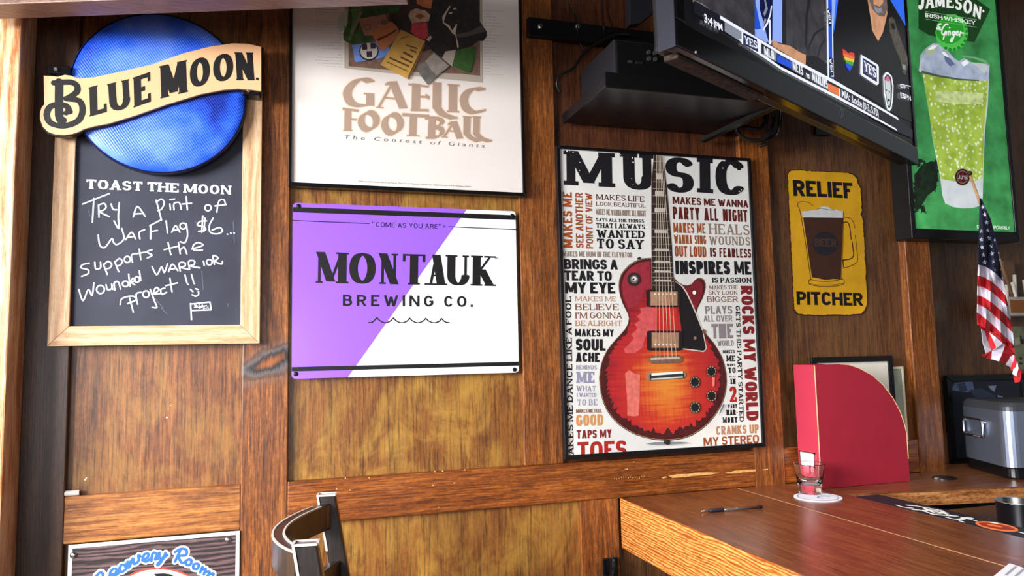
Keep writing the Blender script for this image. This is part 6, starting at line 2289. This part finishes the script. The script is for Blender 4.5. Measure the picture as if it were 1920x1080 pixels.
for k, (dx, dy, h_, ln_) in enumerate(((.03, -.03, .11, .012), (.05, -.01, .16, -.01), (.012, 0, .09, .0), (.085, -.03, .12, -.015), (.11, .0, .15, .01), (.14, -.02, .13, .0), (.17, 0, .12, .012))):
    o = MB().tube([(xw + dx, dy, s0.z + .006), (xw + dx + ln_, dy + .004, s0.z + h_)], .0065, 10).build('paper_straw', m_straw, None, smooth=True)
    tag(o, 'white paper straw standing in the small carton at the right edge', 'straw', 'straws in the carton at the right edge')
n0, n1 = onw(1889, 612, .118), onw(1935, 692, .118)
T = thing('paper_note', 'pale green printed note fixed to the wall under the straw carton', 'note', ((n0.x + n1.x) / 2, .118, n1.z))
sh = MB().box(n0.x, n1.x, .117, .1197, n1.z, n0.z).build('paper', mat('khaki green paper', (112, 116, 88), .8, var=.25, vscale=30), T)
P = wallp(.117)
zn = zz(1860, 600, 6.75)
picture('printed_mark', P, sh, [(C((34, 32, 30)), [(352, 190), (372, 200), (376, 240), (400, 240), (400, 300), (372, 310), (358, 260)]), (C((54, 40, 32)), arcpx(362, 487, 20, 18)), (C((54, 40, 32)), arcpx(362, 548, 20, 18)), (C((150, 150, 122), .2), [(285, 230), (350, 220), (350, 300), (290, 330)])], zn, .0006)

# ================================================================== COAT HOOK UNDER THE BAR END
hk = onw(1151, 1056, -.045)
T = thing('coat_hook', 'black rounded coat hook on the wall just under the end of the bar', 'hook', (hk.x, 0, hk.z))
MB().box(hk.x - .016, hk.x + .030, -.006, -.0005, hk.z - .075, hk.z + .004).build('plate', m_blackg, T, bevel=.003)
MB().tube(bez([(hk.x, -.004, hk.z - .05), (hk.x, -.03, hk.z - .045), (hk.x, -.045, hk.z - .02), (hk.x, -.045, hk.z + .004), (hk.x, -.044, hk.z + .012), (hk.x, -.043, hk.z + .016)]), [.011] * 25 + [.013, .0135, .0135, .012, .008, .003], 14).build('peg', m_blackg, T, smooth=True)
MB().lathe([(.005, 0), (.005, .003), (.002, .005)], (hk.x + .022, -.006, hk.z - .012), 12, 'y').build('screw', m_screw, T)

# ================================================================== BAR CHAIR (bottom left of centre)
m_ch = wood('dark chair wood', (16, 11, 10), (34, 24, 20), (52, 38, 30), axis='z', seed=1.9, rough=.3, coat=.5, worn=.12)
m_wear_glint = mat('worn chair edge highlight', (206, 196, 186), .45)  # worn edges with their white highlights painted in
ZT = 1.19
pf, pn = onz(613, 927, ZT), onz(574, 1018, ZT)
T = thing('bar_chair', 'dark wooden bar chair with a curved back rail, in front of the wall', 'chair', ((pf.x + pn.x) / 2 + .3, (pf.y + pn.y) / 2, 0))
ax = (pn - pf)
ax.z = 0
WB = ax.length
ax.normalize()
fw_ = Vector((-ax.y, ax.x, 0))
if fw_.x < 0:
    fw_ = -fw_
rake = Vector((fw_.x * .17, fw_.y * .17, -1))
SEAT = .77
for p_ in (pf, pn):
    t_ = (ZT - SEAT)
    top, mid = p_.copy(), p_ + rake * t_
    low = Vector((mid.x - fw_.x * .05, mid.y - fw_.y * .05, .001))
    pts3 = [top, mid, low]
    mb = MB()
    rings = []
    for q, w1, w2 in ((top, .038, .028), (mid, .042, .036), (low, .034, .030)):
        rings.append([q + fw_ * (i * w1 / 2) + ax * (j * w2 / 2) for i, j in ((-1, -1), (1, -1), (1, 1), (-1, 1))])
    pst = mb.ring(rings).build('back_post', m_ch, T, bevel=.004)
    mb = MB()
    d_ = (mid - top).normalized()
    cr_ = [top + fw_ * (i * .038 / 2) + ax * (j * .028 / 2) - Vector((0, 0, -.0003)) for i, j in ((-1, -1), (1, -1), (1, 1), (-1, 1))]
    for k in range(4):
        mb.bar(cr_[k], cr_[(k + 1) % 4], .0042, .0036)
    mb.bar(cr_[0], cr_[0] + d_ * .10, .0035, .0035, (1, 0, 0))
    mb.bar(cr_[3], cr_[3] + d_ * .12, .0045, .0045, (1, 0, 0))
    mb.build('worn_edge', m_wear_glint, pst)  # painted highlights along the post's worn edges


def rail_arc(z, hgt, bulge, name, thick=.020, wear=False):
    off = rake * (ZT - z)
    n = 20
    A_, B_ = [], []
    for k in range(n + 1):
        t = k / n
        p_ = pf + ax * (WB * t) + off - fw_ * (bulge * math.sin(math.pi * t) ** .8 * (1.0 + .35 * (t - .5)))
        A_.append(p_)
    rings = []
    for i, p_ in enumerate(A_):
        tg = (A_[min(i + 1, n)] - A_[max(i - 1, 0)]).normalized()
        nr = Vector((-tg.y, tg.x, 0)).normalized()
        rings.append([p_ + nr * (a_ * thick / 2) + Vector((0, 0, b_ * hgt / 2)) for a_, b_ in ((-1, -1), (1, -1), (1, 1), (-1, 1))])
    r_ = MB().ring(rings).build(name, m_ch, T, bevel=.003)
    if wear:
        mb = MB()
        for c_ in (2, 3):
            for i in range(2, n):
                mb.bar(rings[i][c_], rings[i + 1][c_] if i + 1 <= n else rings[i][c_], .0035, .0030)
        mb.build('worn_edge', m_wear_glint, r_)  # painted highlights along the rail's worn corners


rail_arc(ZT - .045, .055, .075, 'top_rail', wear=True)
rail_arc(ZT - .165, .050, .055, 'cross_rail')
rail_arc(ZT - .285, .050, .045, 'cross_rail')
cs_ = (pf + pn) / 2 + rake * (ZT - SEAT)
sd = .42
cq = [cs_ - ax * .21 - fw_ * .02, cs_ + ax * .21 - fw_ * .02, cs_ + ax * .21 + fw_ * sd, cs_ - ax * .21 + fw_ * sd]
MB().prism([(q.x, q.y, SEAT) for q in cq], (0, 0, .035)).build('seat', m_ch, T, bevel=.010)
for s_ in (-1, 1):
    tp = cs_ + ax * (s_ * .18) + fw_ * (sd - .04)
    MB().bar((tp.x, tp.y, SEAT - .001), (tp.x + fw_.x * .03, tp.y + fw_.y * .03, .001), .036, .036, (1, 0, 0)).build('front_leg', m_ch, T, bevel=.003)
MB().bar((cs_ - ax * .18 + fw_ * (sd - .02)) * 1 - Vector((0, 0, SEAT * .72)), (cs_ + ax * .18 + fw_ * (sd - .02)) - Vector((0, 0, SEAT * .72)), .022, .04).build('foot_rest', m_ch, T, bevel=.003)
